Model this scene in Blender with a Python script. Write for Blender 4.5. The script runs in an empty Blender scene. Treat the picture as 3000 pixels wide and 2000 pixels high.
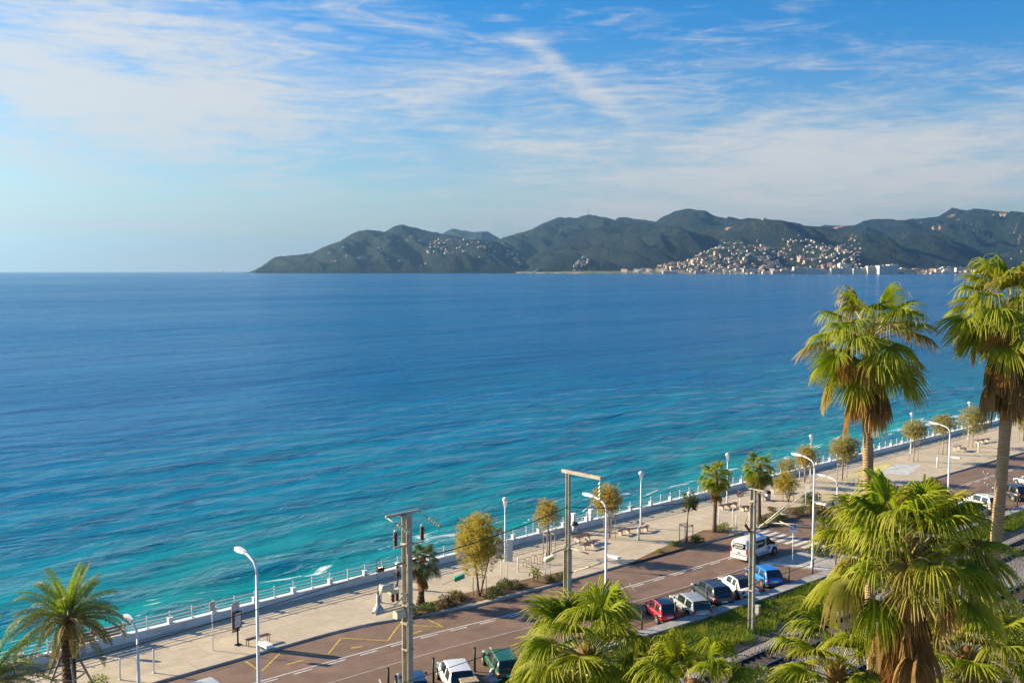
import bpy, math, random
import numpy as np
from mathutils import Vector, Matrix

# ------------------------------------------------------------------ camera, world, sun, exposure
scene = bpy.context.scene
col = scene.collection
R = math.radians
rng = random.Random(7)
FPX, CAM_H, PITCH = 3000.0, 25.6, math.atan(212 / 3000)      # photograph is 3000 x 2000 px, level horizon at row 788
cam_d = bpy.data.cameras.new('camera')
cam = bpy.data.objects.new('camera', cam_d)
col.objects.link(cam)
cam.location = (0, 0, CAM_H)
cam.rotation_euler = (math.pi / 2 - PITCH, 0, 0)
cam_d.sensor_width = 36
cam_d.lens = 36 * FPX / 3000
cam_d.clip_start = 0.5
cam_d.clip_end = 80000
scene.camera = cam

SUN_EL, SUN_AZ = R(22), R(-74)                                # azimuth measured from +Y, clockwise
to_sun = Vector((math.sin(SUN_AZ) * math.cos(SUN_EL), math.cos(SUN_AZ) * math.cos(SUN_EL), math.sin(SUN_EL)))
sun_d = bpy.data.lights.new('sun', 'SUN')
sun_d.energy = 5.0
sun_d.angle = R(0.5)
sun_d.color = (1.0, 0.81, 0.54)
sun = bpy.data.objects.new('sun', sun_d)
sun.rotation_euler = to_sun.to_track_quat('Z', 'Y').to_euler()
col.objects.link(sun)

world = bpy.data.worlds.new('World')
scene.world = world
world.use_nodes = True
wn, wl = world.node_tree.nodes, world.node_tree.links
wn.clear()


def NW(t, **kw):
    n = wn.new(t)
    for k, v in kw.items():
        setattr(n, k, v)
    return n


def wmath(op, a, b=None, c=None):
    n = NW('ShaderNodeMath', operation=op)
    for i, v in enumerate((a, b, c)):
        if v is None:
            continue
        if isinstance(v, (int, float)):
            n.inputs[i].default_value = v
        else:
            wl.new(v, n.inputs[i])
    return n.outputs[0]


SKY_STRENGTH = 0.09
tc = NW('ShaderNodeTexCoord')
sep = NW('ShaderNodeSeparateXYZ')
wl.new(tc.outputs['Generated'], sep.inputs[0])
zc = wmath('MAXIMUM', sep.outputs[2], 0.004)
comb = NW('ShaderNodeCombineXYZ')
wl.new(sep.outputs[0], comb.inputs[0]); wl.new(sep.outputs[1], comb.inputs[1]); wl.new(zc, comb.inputs[2])
sky = NW('ShaderNodeTexSky', sky_type='NISHITA', sun_disc=False)
sky.sun_elevation = SUN_EL
sky.sun_rotation = SUN_AZ
sky.air_density, sky.dust_density, sky.ozone_density, sky.altitude = 1.0, 1.0, 3.5, 30
wl.new(comb.outputs[0], sky.inputs[0])
hs = NW('ShaderNodeHueSaturation')
hs.inputs['Saturation'].default_value = 1.6
hs.inputs['Value'].default_value = 0.78
wl.new(sky.outputs[0], hs.inputs['Color'])
# cirrus: streaked noise over the sky directions, thicker in a few broad banks
az = wmath('ARCTAN2', sep.outputs[0], sep.outputs[1])
el = zc


def blob(a0, e0, sa, se, k=0.0):
    da = wmath('SUBTRACT', az, R(a0))
    de = wmath('SUBTRACT', wmath('SUBTRACT', el, math.sin(R(e0))), wmath('MULTIPLY', da, k))
    q = wmath('ADD', wmath('POWER', wmath('DIVIDE', da, R(sa)), 2.0), wmath('POWER', wmath('DIVIDE', de, R(se)), 2.0))
    return wmath('EXPONENT', wmath('MULTIPLY', q, -1.0))


def wnoise(sx, sy, sz, rot, scale, det, rough, dist, off=0.0):
    mp = NW('ShaderNodeMapping')
    mp.inputs['Scale'].default_value = (sx, sy, sz)
    mp.inputs['Rotation'].default_value = (0, rot, 0)
    mp.inputs['Location'].default_value = (off, off * .7, 0)
    wl.new(comb.outputs[0], mp.inputs[0])
    nz = NW('ShaderNodeTexNoise')
    nz.inputs['Scale'].default_value = scale
    nz.inputs['Detail'].default_value = det
    nz.inputs['Roughness'].default_value = rough
    nz.inputs['Distortion'].default_value = dist
    wl.new(mp.outputs[0], nz.inputs['Vector'])
    return nz.outputs['Fac']


streak = wnoise(1, 1, 5.5, R(-5), 4.2, 10, 0.64, 0.7, 3.1)
fine = wnoise(1, 1, 7.0, R(9), 13.0, 9, 0.66, 1.1, 1.3)
base_n = wmath('ADD', wmath('MULTIPLY', streak, 0.60), wmath('MULTIPLY', fine, 0.40))
cover = wmath('ADD', wmath('MULTIPLY', blob(-20, 8.6, 10.5, 3.6), 1.25), wmath('MULTIPLY', blob(17, 5.2, 17, 2.7, 0.05), 1.0))
cover = wmath('ADD', cover, wmath('MULTIPLY', blob(-19, 13.5, 9, 2.2), 0.55))
cover = wmath('ADD', cover, wmath('MULTIPLY', blob(2.6, 11.0, 3.4, 0.75, -0.72), 0.6))
cover = wmath('ADD', cover, wmath('MULTIPLY', blob(-24, 2.35, 13, 0.25, -0.02), 1.3))
cover = wmath('ADD', cover, wmath('MULTIPLY', blob(5, 9.0, 12, 2.6), 0.45))
cover = wmath('ADD', cover, 0.25)
dens = wmath('ADD', wmath('MULTIPLY_ADD', base_n, 1.25, -0.125), wmath('MULTIPLY', cover, 0.27))
mr = NW('ShaderNodeMapRange', interpolation_type='SMOOTHSTEP')
mr.inputs['From Min'].default_value = 0.545
mr.inputs['From Max'].default_value = 0.90
mr.inputs['To Max'].default_value = 0.90
wl.new(dens, mr.inputs['Value'])
mixc = NW('ShaderNodeMix', data_type='RGBA')
wl.new(mr.outputs[0], mixc.inputs['Factor'])
tint = NW('ShaderNodeMix', data_type='RGBA', blend_type='MULTIPLY')
tint.inputs['Factor'].default_value = 1.0
tint.inputs['B'].default_value = (.76, .98, 1.08, 1)
wl.new(hs.outputs[0], tint.inputs['A'])
wl.new(tint.outputs['Result'], mixc.inputs['A'])
mixc.inputs['B'].default_value = (3.75, 3.72, 3.66, 1)
veil = NW('ShaderNodeMix', data_type='RGBA')                    # pale veil low over the horizon
wl.new(wmath('MULTIPLY', wmath('EXPONENT', wmath('MULTIPLY', el, -12.0)), 0.92), veil.inputs['Factor'])
wl.new(mixc.outputs['Result'], veil.inputs['A'])
veil.inputs['B'].default_value = (3.6, 3.45, 3.1, 1)
bg = NW('ShaderNodeBackground')
bg.inputs['Strength'].default_value = SKY_STRENGTH
wl.new(veil.outputs['Result'], bg.inputs['Color'])
wo = NW('ShaderNodeOutputWorld')
wl.new(bg.outputs[0], wo.inputs['Surface'])

vs = scene.view_settings
vs.view_transform = 'Standard'
vs.look = 'None'
vs.exposure = 1.2
vs.gamma = 1.0
vs.use_curve_mapping = False
scene.cycles.use_denoising = True
scene.cycles.max_bounces = 6
scene.cycles.transparent_max_bounces = 8
scene.cycles.volume_bounces = 0
# ------------------------------------------------------------------ helpers
U = Vector((0.731, 0.682, 0)).normalized()                    # along the sea road, away to the right
N = Vector((U.y, -U.x, 0))                                    # across it, from the sea towards the railway
ROAD_ROT = math.atan2(U.y, U.x)


def ST(s, t, z=0.0):
    return N * s + U * t + Vector((0, 0, z))


def G(px, py, z=0.0):
    """ground position seen at a photograph pixel, on the level z"""
    cx, cy = (px - 1500) / FPX, -(py - 1000) / FPX
    d = Vector((cx, math.cos(PITCH) + cy * math.sin(PITCH), -math.sin(PITCH) + cy * math.cos(PITCH)))
    return Vector((0, 0, CAM_H)) + d * ((z - CAM_H) / d.z)


def stof(v):
    return v.x * N.x + v.y * N.y, v.x * U.x + v.y * U.y


def at_depth(px, py, Y):
    cx, cy = (px - 1500) / FPX, -(py - 1000) / FPX
    d = Vector((cx, math.cos(PITCH) + cy * math.sin(PITCH), -math.sin(PITCH) + cy * math.cos(PITCH)))
    return Vector((0, 0, CAM_H)) + d * (Y / d.y)


def tag(o, label=None, cat=None, group=None, kind=None):
    if label: o['label'] = label
    if cat: o['category'] = cat
    if group: o['group'] = group
    if kind: o['kind'] = kind
    return o


def thing(name, label, cat, loc=(0, 0, 0), rotz=0.0, group=None):
    o = bpy.data.objects.new(name, None)
    o.empty_display_size = 0.3
    col.objects.link(o)
    o.location = loc
    o.rotation_euler = (0, 0, rotz)
    return tag(o, label, cat, group)


def inst(name, me, parent=None, M=None):
    o = bpy.data.objects.new(name, me)
    col.objects.link(o)
    if parent is not None:
        o.parent = parent
    if M is not None:
        o.matrix_local = M
    return o


class MB:
    def __init__(s):
        s.v, s.f, s.m, s.a, s.sm = [], [], [], [], []

    def add(s, vs, fs, m=0, smooth=False, a=None):
        b = len(s.v)
        s.v += [tuple(x) for x in vs]
        s.a += list(a) if a is not None else [0.0] * len(vs)
        for f in fs:
            s.f.append(tuple(b + i for i in f)); s.m.append(m); s.sm.append(smooth)
        return s

    def box(s, c, d, rz=0.0, m=0, top=1.0, M=None):
        x, y, z = d[0] / 2, d[1] / 2, d[2] / 2
        P = [(-x, -y, -z), (x, -y, -z), (x, y, -z), (-x, y, -z), (-x * top, -y * top, z), (x * top, -y * top, z), (x * top, y * top, z), (-x * top, y * top, z)]
        cr, sr = math.cos(rz), math.sin(rz)
        P = [Vector((c[0] + p[0] * cr - p[1] * sr, c[1] + p[0] * sr + p[1] * cr, c[2] + p[2])) for p in P]
        if M is not None: P = [M @ p for p in P]
        return s.add(P, [(0, 3, 2, 1), (4, 5, 6, 7), (0, 1, 5, 4), (1, 2, 6, 5), (2, 3, 7, 6), (3, 0, 4, 7)], m)

    def tube(s, pts, r, n=8, m=0, caps=True, smooth=True, sq=None):
        pts = [Vector(p) for p in pts]
        rs = r if isinstance(r, (list, tuple)) else [r] * len(pts)
        b0 = None
        rings = []
        for i, p in enumerate(pts):
            t = (pts[min(i + 1, len(pts) - 1)] - pts[max(i - 1, 0)])
            t = t.normalized() if t.length > 1e-9 else Vector((0, 0, 1))
            if b0 is None:
                b0 = t.orthogonal().normalized() if abs(t.z) < .99 else Vector((1, 0, 0))
            b0 = (b0 - t * b0.dot(t))
            b0 = b0.normalized() if b0.length > 1e-6 else t.orthogonal().normalized()
            c0 = t.cross(b0)
            rings.append([p + (b0 * math.cos(2 * math.pi * k / n + (math.pi / 4 if n == 4 else 0)) + c0 * math.sin(2 * math.pi * k / n + (math.pi / 4 if n == 4 else 0))) * rs[i] for k in range(n)])
        V = [q for ring in rings for q in ring]
        F = []
        for i in range(len(pts) - 1):
            for k in range(n):
                F.append((i * n + k, i * n + (k + 1) % n, (i + 1) * n + (k + 1) % n, (i + 1) * n + k))
        if caps:
            F.append(tuple(range(n - 1, -1, -1)))
            F.append(tuple((len(pts) - 1) * n + k for k in range(n)))
        return s.add(V, F, m, smooth and n > 4)

    def prism(s, poly, z0, z1, m=0):
        n = len(poly)
        V = [(p[0], p[1], z0) for p in poly] + [(p[0], p[1], z1) for p in poly]
        F = [tuple(range(n - 1, -1, -1)), tuple(range(n, 2 * n))] + [(i, (i + 1) % n, n + (i + 1) % n, n + i) for i in range(n)]
        return s.add(V, F, m)

    def ball(s, c, r, n=10, k=6, m=0, z=1.0):
        V, F = [], []
        for i in range(k + 1):
            th = math.pi * i / k
            for j in range(n):
                ph = 2 * math.pi * j / n
                V.append((c[0] + r * math.sin(th) * math.cos(ph), c[1] + r * math.sin(th) * math.sin(ph), c[2] + r * z * math.cos(th)))
        for i in range(k):
            for j in range(n):
                F.append((i * n + j, (i + 1) * n + j, (i + 1) * n + (j + 1) % n, i * n + (j + 1) % n))
        return s.add(V, F, m, True)

    def mesh(s, name, mats, attr=None):
        me = bpy.data.meshes.new(name)
        me.from_pydata(s.v, [], s.f)
        for m_ in (mats if isinstance(mats, (list, tuple)) else [mats]):
            me.materials.append(m_)
        if any(s.m): me.polygons.foreach_set('material_index', s.m)
        if any(s.sm): me.polygons.foreach_set('use_smooth', s.sm)
        if attr:
            at = me.attributes.new(attr, 'FLOAT', 'POINT')
            at.data.foreach_set('value', s.a)
        me.update()
        return me

    def build(s, name, mats, parent=None, attr=None):
        return inst(name, s.mesh(name, mats, attr), parent)


def grid_mesh(name, V, nx, ny, mats, smooth=True):
    """V: array (ny*nx, 3), row-major"""
    me = bpy.data.meshes.new(name)
    i = np.arange(ny - 1)[:, None] * nx + np.arange(nx - 1)[None, :]
    F = np.stack([i, i + 1, i + nx + 1, i + nx], -1).reshape(-1, 4)
    me.vertices.add(len(V)); me.vertices.foreach_set('co', np.asarray(V, np.float32).ravel())
    me.loops.add(F.size); me.loops.foreach_set('vertex_index', F.ravel().astype(np.int32))
    me.polygons.add(len(F))
    me.polygons.foreach_set('loop_start', (np.arange(len(F)) * 4).astype(np.int32))
    me.polygons.foreach_set('use_smooth', np.full(len(F), smooth))
    me.update(calc_edges=True); me.validate()
    for m_ in (mats if isinstance(mats, (list, tuple)) else [mats]):
        me.materials.append(m_)
    return me


# ---- materials
MATS = {}


class NT:
    def __init__(s, name):
        s.mat = bpy.data.materials.new(name)
        s.mat.use_nodes = True
        s.t = s.mat.node_tree
        s.n, s.l = s.t.nodes, s.t.links
        s.n.clear()
        s.out = s.n.new('ShaderNodeOutputMaterial')

    def N(s, t, **kw):
        n = s.n.new(t)
        for k, v in kw.items(): setattr(n, k, v)
        return n

    def put(s, sock, v):
        if isinstance(v, bpy.types.NodeSocket): s.l.new(v, sock)
        elif v is not None: sock.default_value = v

    def math(s, op, a, b=None, c=None, clamp=False):
        n = s.N('ShaderNodeMath', operation=op, use_clamp=clamp)
        for i, v in enumerate((a, b, c)): s.put(n.inputs[i], v)
        return n.outputs[0]

    def mix(s, f, a, b, blend='MIX'):
        n = s.N('ShaderNodeMix', data_type='RGBA', blend_type=blend)
        s.put(n.inputs['Factor'], f); s.put(n.inputs['A'], a); s.put(n.inputs['B'], b)
        return n.outputs['Result']

    def noise(s, vec, scale, det=4, rough=.55, dist=0.0):
        n = s.N('ShaderNodeTexNoise')
        s.put(n.inputs['Vector'], vec)
        n.inputs['Scale'].default_value = scale; n.inputs['Detail'].default_value = det
        n.inputs['Roughness'].default_value = rough; n.inputs['Distortion'].default_value = dist
        return n.outputs['Fac']

    def ramp(s, f, lo, hi, a=0.0, b=1.0, smooth=True):
        n = s.N('ShaderNodeMapRange', interpolation_type='SMOOTHSTEP' if smooth else 'LINEAR')
        s.put(n.inputs['Value'], f)
        n.inputs['From Min'].default_value = lo; n.inputs['From Max'].default_value = hi
        n.inputs['To Min'].default_value = a; n.inputs['To Max'].default_value = b
        return n.outputs[0]

    def mapping(s, vec, scale=(1, 1, 1), rot=(0, 0, 0), loc=(0, 0, 0)):
        n = s.N('ShaderNodeMapping')
        s.put(n.inputs['Vector'], vec)
        n.inputs['Scale'].default_value = scale; n.inputs['Rotation'].default_value = rot; n.inputs['Location'].default_value = loc
        return n.outputs[0]

    def bump(s, h, strength, dist=0.05, normal=None):
        n = s.N('ShaderNodeBump')
        n.inputs['Strength'].default_value = strength; n.inputs['Distance'].default_value = dist
        s.put(n.inputs['Height'], h)
        if normal is not None: s.put(n.inputs['Normal'], normal)
        return n.outputs[0]

    def principled(s, color, rough=.6, metal=0.0, normal=None, spec=.5, coat=0.0, **kw):
        p = s.N('ShaderNodeBsdfPrincipled')
        s.put(p.inputs['Base Color'], color if isinstance(color, bpy.types.NodeSocket) else (*color[:3], 1))
        s.put(p.inputs['Roughness'], rough); s.put(p.inputs['Metallic'], metal)
        p.inputs['Specular IOR Level'].default_value = spec
        p.inputs['Coat Weight'].default_value = coat
        if coat: p.inputs['Coat Roughness'].default_value = .05
        if normal is not None: s.l.new(normal, p.inputs['Normal'])
        return p.outputs[0]

    def done(s, sh):
        s.l.new(sh, s.out.inputs['Surface'])
        MATS[s.mat.name] = s.mat
        return s.mat


def mat(name, c, rough=.6, metal=0.0, var=.18, scale=6.0, bump=0.0, bscale=None, spec=.5, coat=0.0, c2=None, det=5, dirt=0.0):
    """plain procedural surface: colour broken up by noise, optional relief and dirt"""
    if name in MATS: return MATS[name]
    t = NT(name)
    tc_ = t.N('ShaderNodeTexCoord').outputs['Object']
    nz = t.noise(tc_, scale, det)
    c2 = c2 or tuple(max(0.0, x * (1 - 2 * var)) for x in c)
    cc = t.mix(t.ramp(nz, .3, .7), (*c2, 1), (*tuple(min(1, x * (1 + var * .6)) for x in c), 1))
    if dirt:
        cc = t.mix(t.math('MULTIPLY', t.ramp(t.noise(tc_, scale * .23, 6, .65, .6), .48, .72), dirt), cc, (.12, .10, .08, 1))
    nm = t.bump(t.noise(tc_, bscale or scale * 4, 4), bump, .03) if bump else None
    return t.done(t.principled(cc, t.ramp(nz, .2, .8, rough * .85, min(1, rough * 1.1)), metal, nm, spec, coat))
# ------------------------------------------------------------------ sea
SEA_Z = -3.6
EARTH = 2 * 7.43e6


def make_sea():
    def axis(lo, hi, step, far, g=1.09):
        a = list(np.arange(lo, hi + 1e-6, step))
        d, x = step, hi
        up = []
        while x < far:
            d *= g; x += d; up.append(x)
        d, x = step, lo
        dn = []
        while x > -far:
            d *= g; x -= d; dn.append(x)
        return np.array(dn[::-1] + a + up)
    ts = axis(-40, 260, 0.9, 21000)
    ds = [0.0]
    while ds[-1] < 130: ds.append(ds[-1] + 0.62)
    d = .62
    while ds[-1] < 21500: d *= 1.075; ds.append(ds[-1] + d)
    ds = np.array(ds)
    T, D = np.meshgrid(ts, ds)
    fade = np.clip(1 - (D - 60) / 70, 0, 1) * np.clip(1 - (np.maximum(-40 - T, T - 260)) / 15, 0, 1)
    r = np.random.RandomState(3)
    Z = np.zeros_like(T)
    for i in range(26):
        lam = r.uniform(2.6, 15)
        ang = r.normal(0.0, .42)
        k = 2 * np.pi / lam
        ph = r.uniform(0, 6.28)
        w = np.sin(k * (D * math.cos(ang) + T * math.sin(ang)) + ph + .7 * np.sin(T * .05 + ph))
        Z += (0.0044 * lam) * (np.exp(1.1 * w) - 1.27) * .55
    # long swell lines rolling towards the shore, steepest just before they break
    for d0, a, wd, ph in ((19, .55, 3.6, 0.3), (41, .36, 5.5, 2.0), (68, .24, 7.0, 4.1)):
        c = d0 + 3.5 * np.sin(T / 31 + ph) + 1.5 * np.sin(T / 11 + 2 * ph)
        env = .55 + .45 * np.sin(T / 23 + ph * 1.7)
        x = (D - c) / wd
        Z += a * env * np.exp(-x * x * np.where(x < 0, 2.2, .8))
    Z = Z * fade + SEA_Z
    X = N.x * (-68.4 - D) + U.x * T
    Y = N.y * (-68.4 - D) + U.y * T
    Z -= (X * X + Y * Y) / EARTH
    t = NT('sea_water')
    P = t.N('ShaderNodeNewGeometry').outputs['Position']
    sp = t.N('ShaderNodeSeparateXYZ'); t.put(sp.inputs[0], P)
    dist = t.math('ADD', t.math('MULTIPLY', sp.outputs[0], -N.x), t.math('MULTIPLY', sp.outputs[1], -N.y))
    dist = t.math('SUBTRACT', dist, 68.4)                                # metres out from the sea wall
    wob = t.noise(P, .02, 3)
    dw = t.math('MULTIPLY', dist, t.ramp(wob, .25, .75, .7, 1.35))
    shallow, mid_, deep, far_ = (.003, .235, .25, 1), (.0003, .165, .275, 1), (.0002, .122, .305, 1), (.0002, .120, .30, 1)
    c = t.mix(t.ramp(dw, 6, 50), shallow, mid_)
    c = t.mix(t.ramp(dw, 25, 150), c, deep)
    c = t.mix(t.ramp(dw, 300, 1600), c, far_)
    # ripples: stretched along the crests, several sizes
    M = t.mapping(P, rot=(0, 0, -ROAD_ROT))
    a1 = t.noise(t.mapping(M, (.35, 1, 1)), 1.1, 5, .62, .4)
    a2 = t.noise(t.mapping(M, (.42, 1, 1), (0, 0, R(14))), .42, 5, .6, .4)
    a3 = t.noise(t.mapping(M, (.33, 1, 1), (0, 0, R(-9))), .085, 4, .55, .3)
    h = t.math('ADD', t.math('MULTIPLY', a1, .7), t.math('MULTIPLY', a2, 1.0))
    h = t.math('ADD', h, t.math('MULTIPLY', a3, 3.2))
    a4 = t.noise(t.mapping(M, (.3, 1, 1), (0, 0, R(6))), .026, 4, .6, .3)
    a5 = t.noise(t.mapping(M, (.26, 1, 1), (0, 0, R(-14))), .0085, 4, .6, .3)
    h = t.math('ADD', h, t.math('ADD', t.math('MULTIPLY', a4, 8.0), t.math('MULTIPLY', a5, 18.0)))
    gust = t.ramp(t.noise(t.mapping(M, (.3, 1, 1)), .006, 3), .35, .65, .75, 1.2)
    nb = t.N('ShaderNodeBump')
    nb.inputs['Distance'].default_value = 1.0
    t.put(nb.inputs['Strength'], t.math('MULTIPLY', gust, 1.15)); t.put(nb.inputs['Height'], h)
    # foam in the break zone: lacy patches
    fo = t.noise(t.mapping(M, (.28, 1, 1)), .55, 8, .68, 1.2)
    pat = t.noise(t.mapping(M, (.5, 1, 1)), .075, 3)
    zone = t.math('MULTIPLY', t.ramp(dist, 10, 17), t.ramp(dist, 26, 17))
    zone = t.math('MAXIMUM', zone, t.ramp(dist, 14, 9))
    fm = t.ramp(t.math('ADD', fo, t.math('ADD', t.math('MULTIPLY', zone, .20), t.math('MULTIPLY', pat, .30))), 0.905, 1.0)
    fm = t.math('MULTIPLY', fm, t.ramp(dist, 34, 22))
    lay = t.N('ShaderNodeFresnel'); lay.inputs['IOR'].default_value = 1.33
    t.put(lay.inputs['Normal'], nb.outputs[0])
    df = t.N('ShaderNodeBsdfDiffuse'); t.put(df.inputs['Color'], c)
    nd = t.N('ShaderNodeBump'); nd.inputs['Distance'].default_value = 1.0
    t.put(nd.inputs['Strength'], t.math('MULTIPLY', gust, .5)); t.put(nd.inputs['Height'], h); t.put(df.inputs['Normal'], nd.outputs[0])
    gl = t.N('ShaderNodeBsdfGlossy'); gl.inputs['Roughness'].default_value = .10
    gl.inputs['Color'].default_value = (.95, .98, 1, 1)
    t.put(gl.inputs['Normal'], nb.outputs[0])
    ms = t.N('ShaderNodeMixShader')
    t.put(ms.inputs[0], t.math('MULTIPLY', lay.outputs[0], 1.0))
    t.l.new(df.outputs[0], ms.inputs[1]); t.l.new(gl.outputs[0], ms.inputs[2])
    wf = t.N('ShaderNodeBsdfDiffuse'); wf.inputs['Color'].default_value = (.78, .82, .82, 1)
    m2 = t.N('ShaderNodeMixShader')
    t.put(m2.inputs[0], t.math('MULTIPLY', fm, .85)); t.l.new(ms.outputs[0], m2.inputs[1]); t.l.new(wf.outputs[0], m2.inputs[2])
    me = grid_mesh('sea', np.stack([X, Y, Z], -1).reshape(-1, 3)[:, :], len(ts), len(ds), t.done(m2.outputs[0]))
    tag(inst('sea', me), 'blue sea turning turquoise towards the promenade wall', kind='structure')


make_sea()


# ------------------------------------------------------------------ hills across the bay
def vnoise(x, y, seed):
    """smooth value noise on arrays"""
    xi, yi = np.floor(x).astype(np.int64), np.floor(y).astype(np.int64)
    fx, fy = x - xi, y - yi
    fx, fy = fx * fx * (3 - 2 * fx), fy * fy * (3 - 2 * fy)

    def h(a, b):
        n = (a * 374761393 + b * 668265263 + seed * 144665) & 0x7fffffff
        n = ((n ^ (n >> 13)) * 1274126177) & 0x7fffffff
        return ((n ^ (n >> 16)) & 0xffff) / 65535.0
    return (h(xi, yi) * (1 - fx) + h(xi + 1, yi) * fx) * (1 - fy) + (h(xi, yi + 1) * (1 - fx) + h(xi + 1, yi + 1) * fx) * fy


def fbm(x, y, seed, o=5):
    s, a, tot = 0, 1.0, 0
    for i in range(o):
        s = s + a * vnoise(x * 2 ** i, y * 2 ** i, seed + i); tot += a; a *= .5
    return s / tot


def hill_mat(name, green, dry, rock, rock_amt, rock_seed):
    t = NT(name)
    P = t.N('ShaderNodeNewGeometry').outputs['Position']
    n1 = t.noise(P, .006, 6, .6)
    n2 = t.noise(P, .035, 5, .65)
    c = t.mix(t.ramp(n1, .42, .62), (*green, 1), (*dry, 1))
    c = t.mix(t.math('MULTIPLY', t.ramp(n2, .42, .62), .85), c, (green[0] * .4, green[1] * .42, green[2] * .45, 1))
    rk = t.noise(t.mapping(P, (1, 1, .6), loc=(rock_seed * 317.0, 0, 0)), .0032, 6, .68, .4)
    c = t.mix(t.ramp(rk, .70 - rock_amt, .74 - rock_amt), c, (*rock, 1))
    nm = t.bump(t.math('ADD', n2, t.math('MULTIPLY', t.noise(P, .09, 4), .5)), 1.0, 34)
    return t.done(t.principled(c, .9, 0, nm, .15))


HILLS = {}


def make_hill(key, prof, Yr, depth, mtl, label, spur=.5, seed=1, back=1500, nx=None, foot_y=None):
    prof = sorted(prof)
    px = np.array([p[0] for p in prof], float); py = np.array([p[1] for p in prof], float)
    nx = nx or int((px[-1] - px[0]) / 2.2) + 24
    nf, nb_ = 64, 12
    xs = np.linspace(px[0], px[-1], nx)
    v = np.concatenate([np.linspace(0, 1, nf), 1 + np.linspace(0, 1, nb_ + 1)[1:]])
    XX, VV = np.meshgrid(xs, v)
    Yf = Yr - depth

    def ridge(x):
        y = np.interp(x, px, py)
        return np.maximum((788 - y) / FPX * Yr + CAM_H + Yr * Yr / EARTH + 3, .3)

    dl = depth * np.clip(ridge(XX) / 140, .12, 1)                        # low ground is also narrow
    YY = np.where(VV <= 1, Yr - dl * (1 - VV), Yr + (VV - 1) * back)
    wx = (XX - 1500) / FPX * Yr                                        # world x at the ridge distance
    u1, u2 = np.clip(VV, 0, 1), np.clip(VV - 1, 0, 1)
    env = np.sin(np.pi * np.clip(u1, 0, 1)) * (VV <= 1)
    sp = fbm(wx / 700 + 3.1 * seed, YY / 1500, seed, 4) - .5
    warp = (fbm(wx / 900, YY / 700, seed + 9, 3) - .5) * 120 * env
    rg = np.interp(XX + warp, xs, ridge(xs))
    base = u1 ** .82
    gully = 1 - np.abs(2 * fbm(wx / 430 + YY / 900, YY / 1900, seed + 4, 4) - 1)
    Z = rg * (base + env * spur * (2.0 * sp + 1.9 * (gully - .75)))
    Z += (fbm(wx / 70, YY / 70, seed + 2, 3) - .5) * 20 * np.clip(rg / 120, .15, 1)
    Z = np.where(VV > 1, rg * (1 - u2) ** 1.3, Z)
    cap = ridge(XX) * (YY / Yr) * (.985 - .02 * (1 - u1))
    Z = np.where(VV < 1, np.minimum(Z, cap), Z)
    Z = np.maximum(Z - 6 * (u1 < .02), -8)
    X = wx * (YY / Yr) ** .35 if False else wx
    Z = Z - YY * YY / EARTH
    V = np.stack([X, YY, Z], -1).reshape(-1, 3)
    me = grid_mesh('hill', V, nx, len(v), mtl)
    o = tag(inst('hill', me), label, kind='structure')
    HILLS[key] = (X, YY, Z)
    return o


GREEN, DRY, ROCK = (.009, .025, .021), (.030, .046, .022), (.36, .22, .16)
hm1 = hill_mat('hill_scrub', GREEN, DRY, ROCK, .0, 1)
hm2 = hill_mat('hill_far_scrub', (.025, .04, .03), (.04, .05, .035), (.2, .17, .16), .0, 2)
hm3 = hill_mat('hill_rocky_scrub', GREEN, DRY, (.50, .30, .21), .11, 3)
hm4 = hill_mat('hill_town_scrub', (.013, .031, .021), (.045, .054, .026), (.46, .32, .22), .05, 5)
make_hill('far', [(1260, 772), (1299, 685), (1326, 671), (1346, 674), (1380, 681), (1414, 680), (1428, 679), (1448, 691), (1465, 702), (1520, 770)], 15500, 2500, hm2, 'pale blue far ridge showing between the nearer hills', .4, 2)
make_hill('rear_cape', [(1060, 740), (1122, 684), (1156, 664), (1180, 659), (1210, 668), (1261, 679), (1312, 688), (1373, 702), (1440, 740), (1480, 775)], 10400, 1600, hm1, 'dark rounded hill top behind the headland', .5, 3)
make_hill('cape', [(724, 801.5), (731, 798), (760, 787), (785, 776), (812, 762), (836, 751), (877, 747), (918, 742), (945, 725), (982, 712), (1006, 705), (1026, 691), (1050, 678), (1077, 674), (1122, 681), (1200, 692), (1300, 699), (1424, 705), (1448, 707), (1484, 723), (1535, 750), (1569, 772), (1603, 797)], 9500, 1000, hm1, 'long wooded headland dotted with houses, running into the sea', .75, 4)
make_hill('mid_back', [(1400, 760), (1457, 702), (1484, 694), (1518, 685), (1552, 675), (1586, 658), (1620, 644), (1644, 638), (1688, 641), (1708, 634), (1725, 631), (1746, 634), (1770, 643), (1793, 653), (1850, 680), (1900, 730)], 12500, 2600, hm1, 'broad blue hill with a radio mast on its summit', .6, 5)
make_hill('mid_small', [(1740, 730), (1776, 668), (1793, 653), (1810, 639), (1831, 638), (1858, 644), (1885, 646), (1919, 655), (1960, 690), (2000, 740)], 12200, 2200, hm1, 'small double hill top left of the tall round peak', .6, 6)
make_hill('peak', [(1840, 730), (1892, 663), (1919, 651), (1943, 636), (1977, 621), (2008, 613), (2028, 615), (2062, 626), (2096, 636), (2130, 644), (2147, 651), (2200, 675), (2260, 730)], 11600, 2200, hm1, 'tall round green peak behind the town hill', .5, 7)
make_hill('dark', [(1500, 790), (1538, 765), (1570, 745), (1603, 726), (1654, 702), (1705, 680), (1756, 668), (1824, 661), (1858, 655), (1892, 657), (1943, 670), (1977, 680), (2011, 690), (2060, 725), (2120, 785)], 9800, 1900, hm1, 'dark shaded hill in the middle of the bay', .85, 8)
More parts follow.
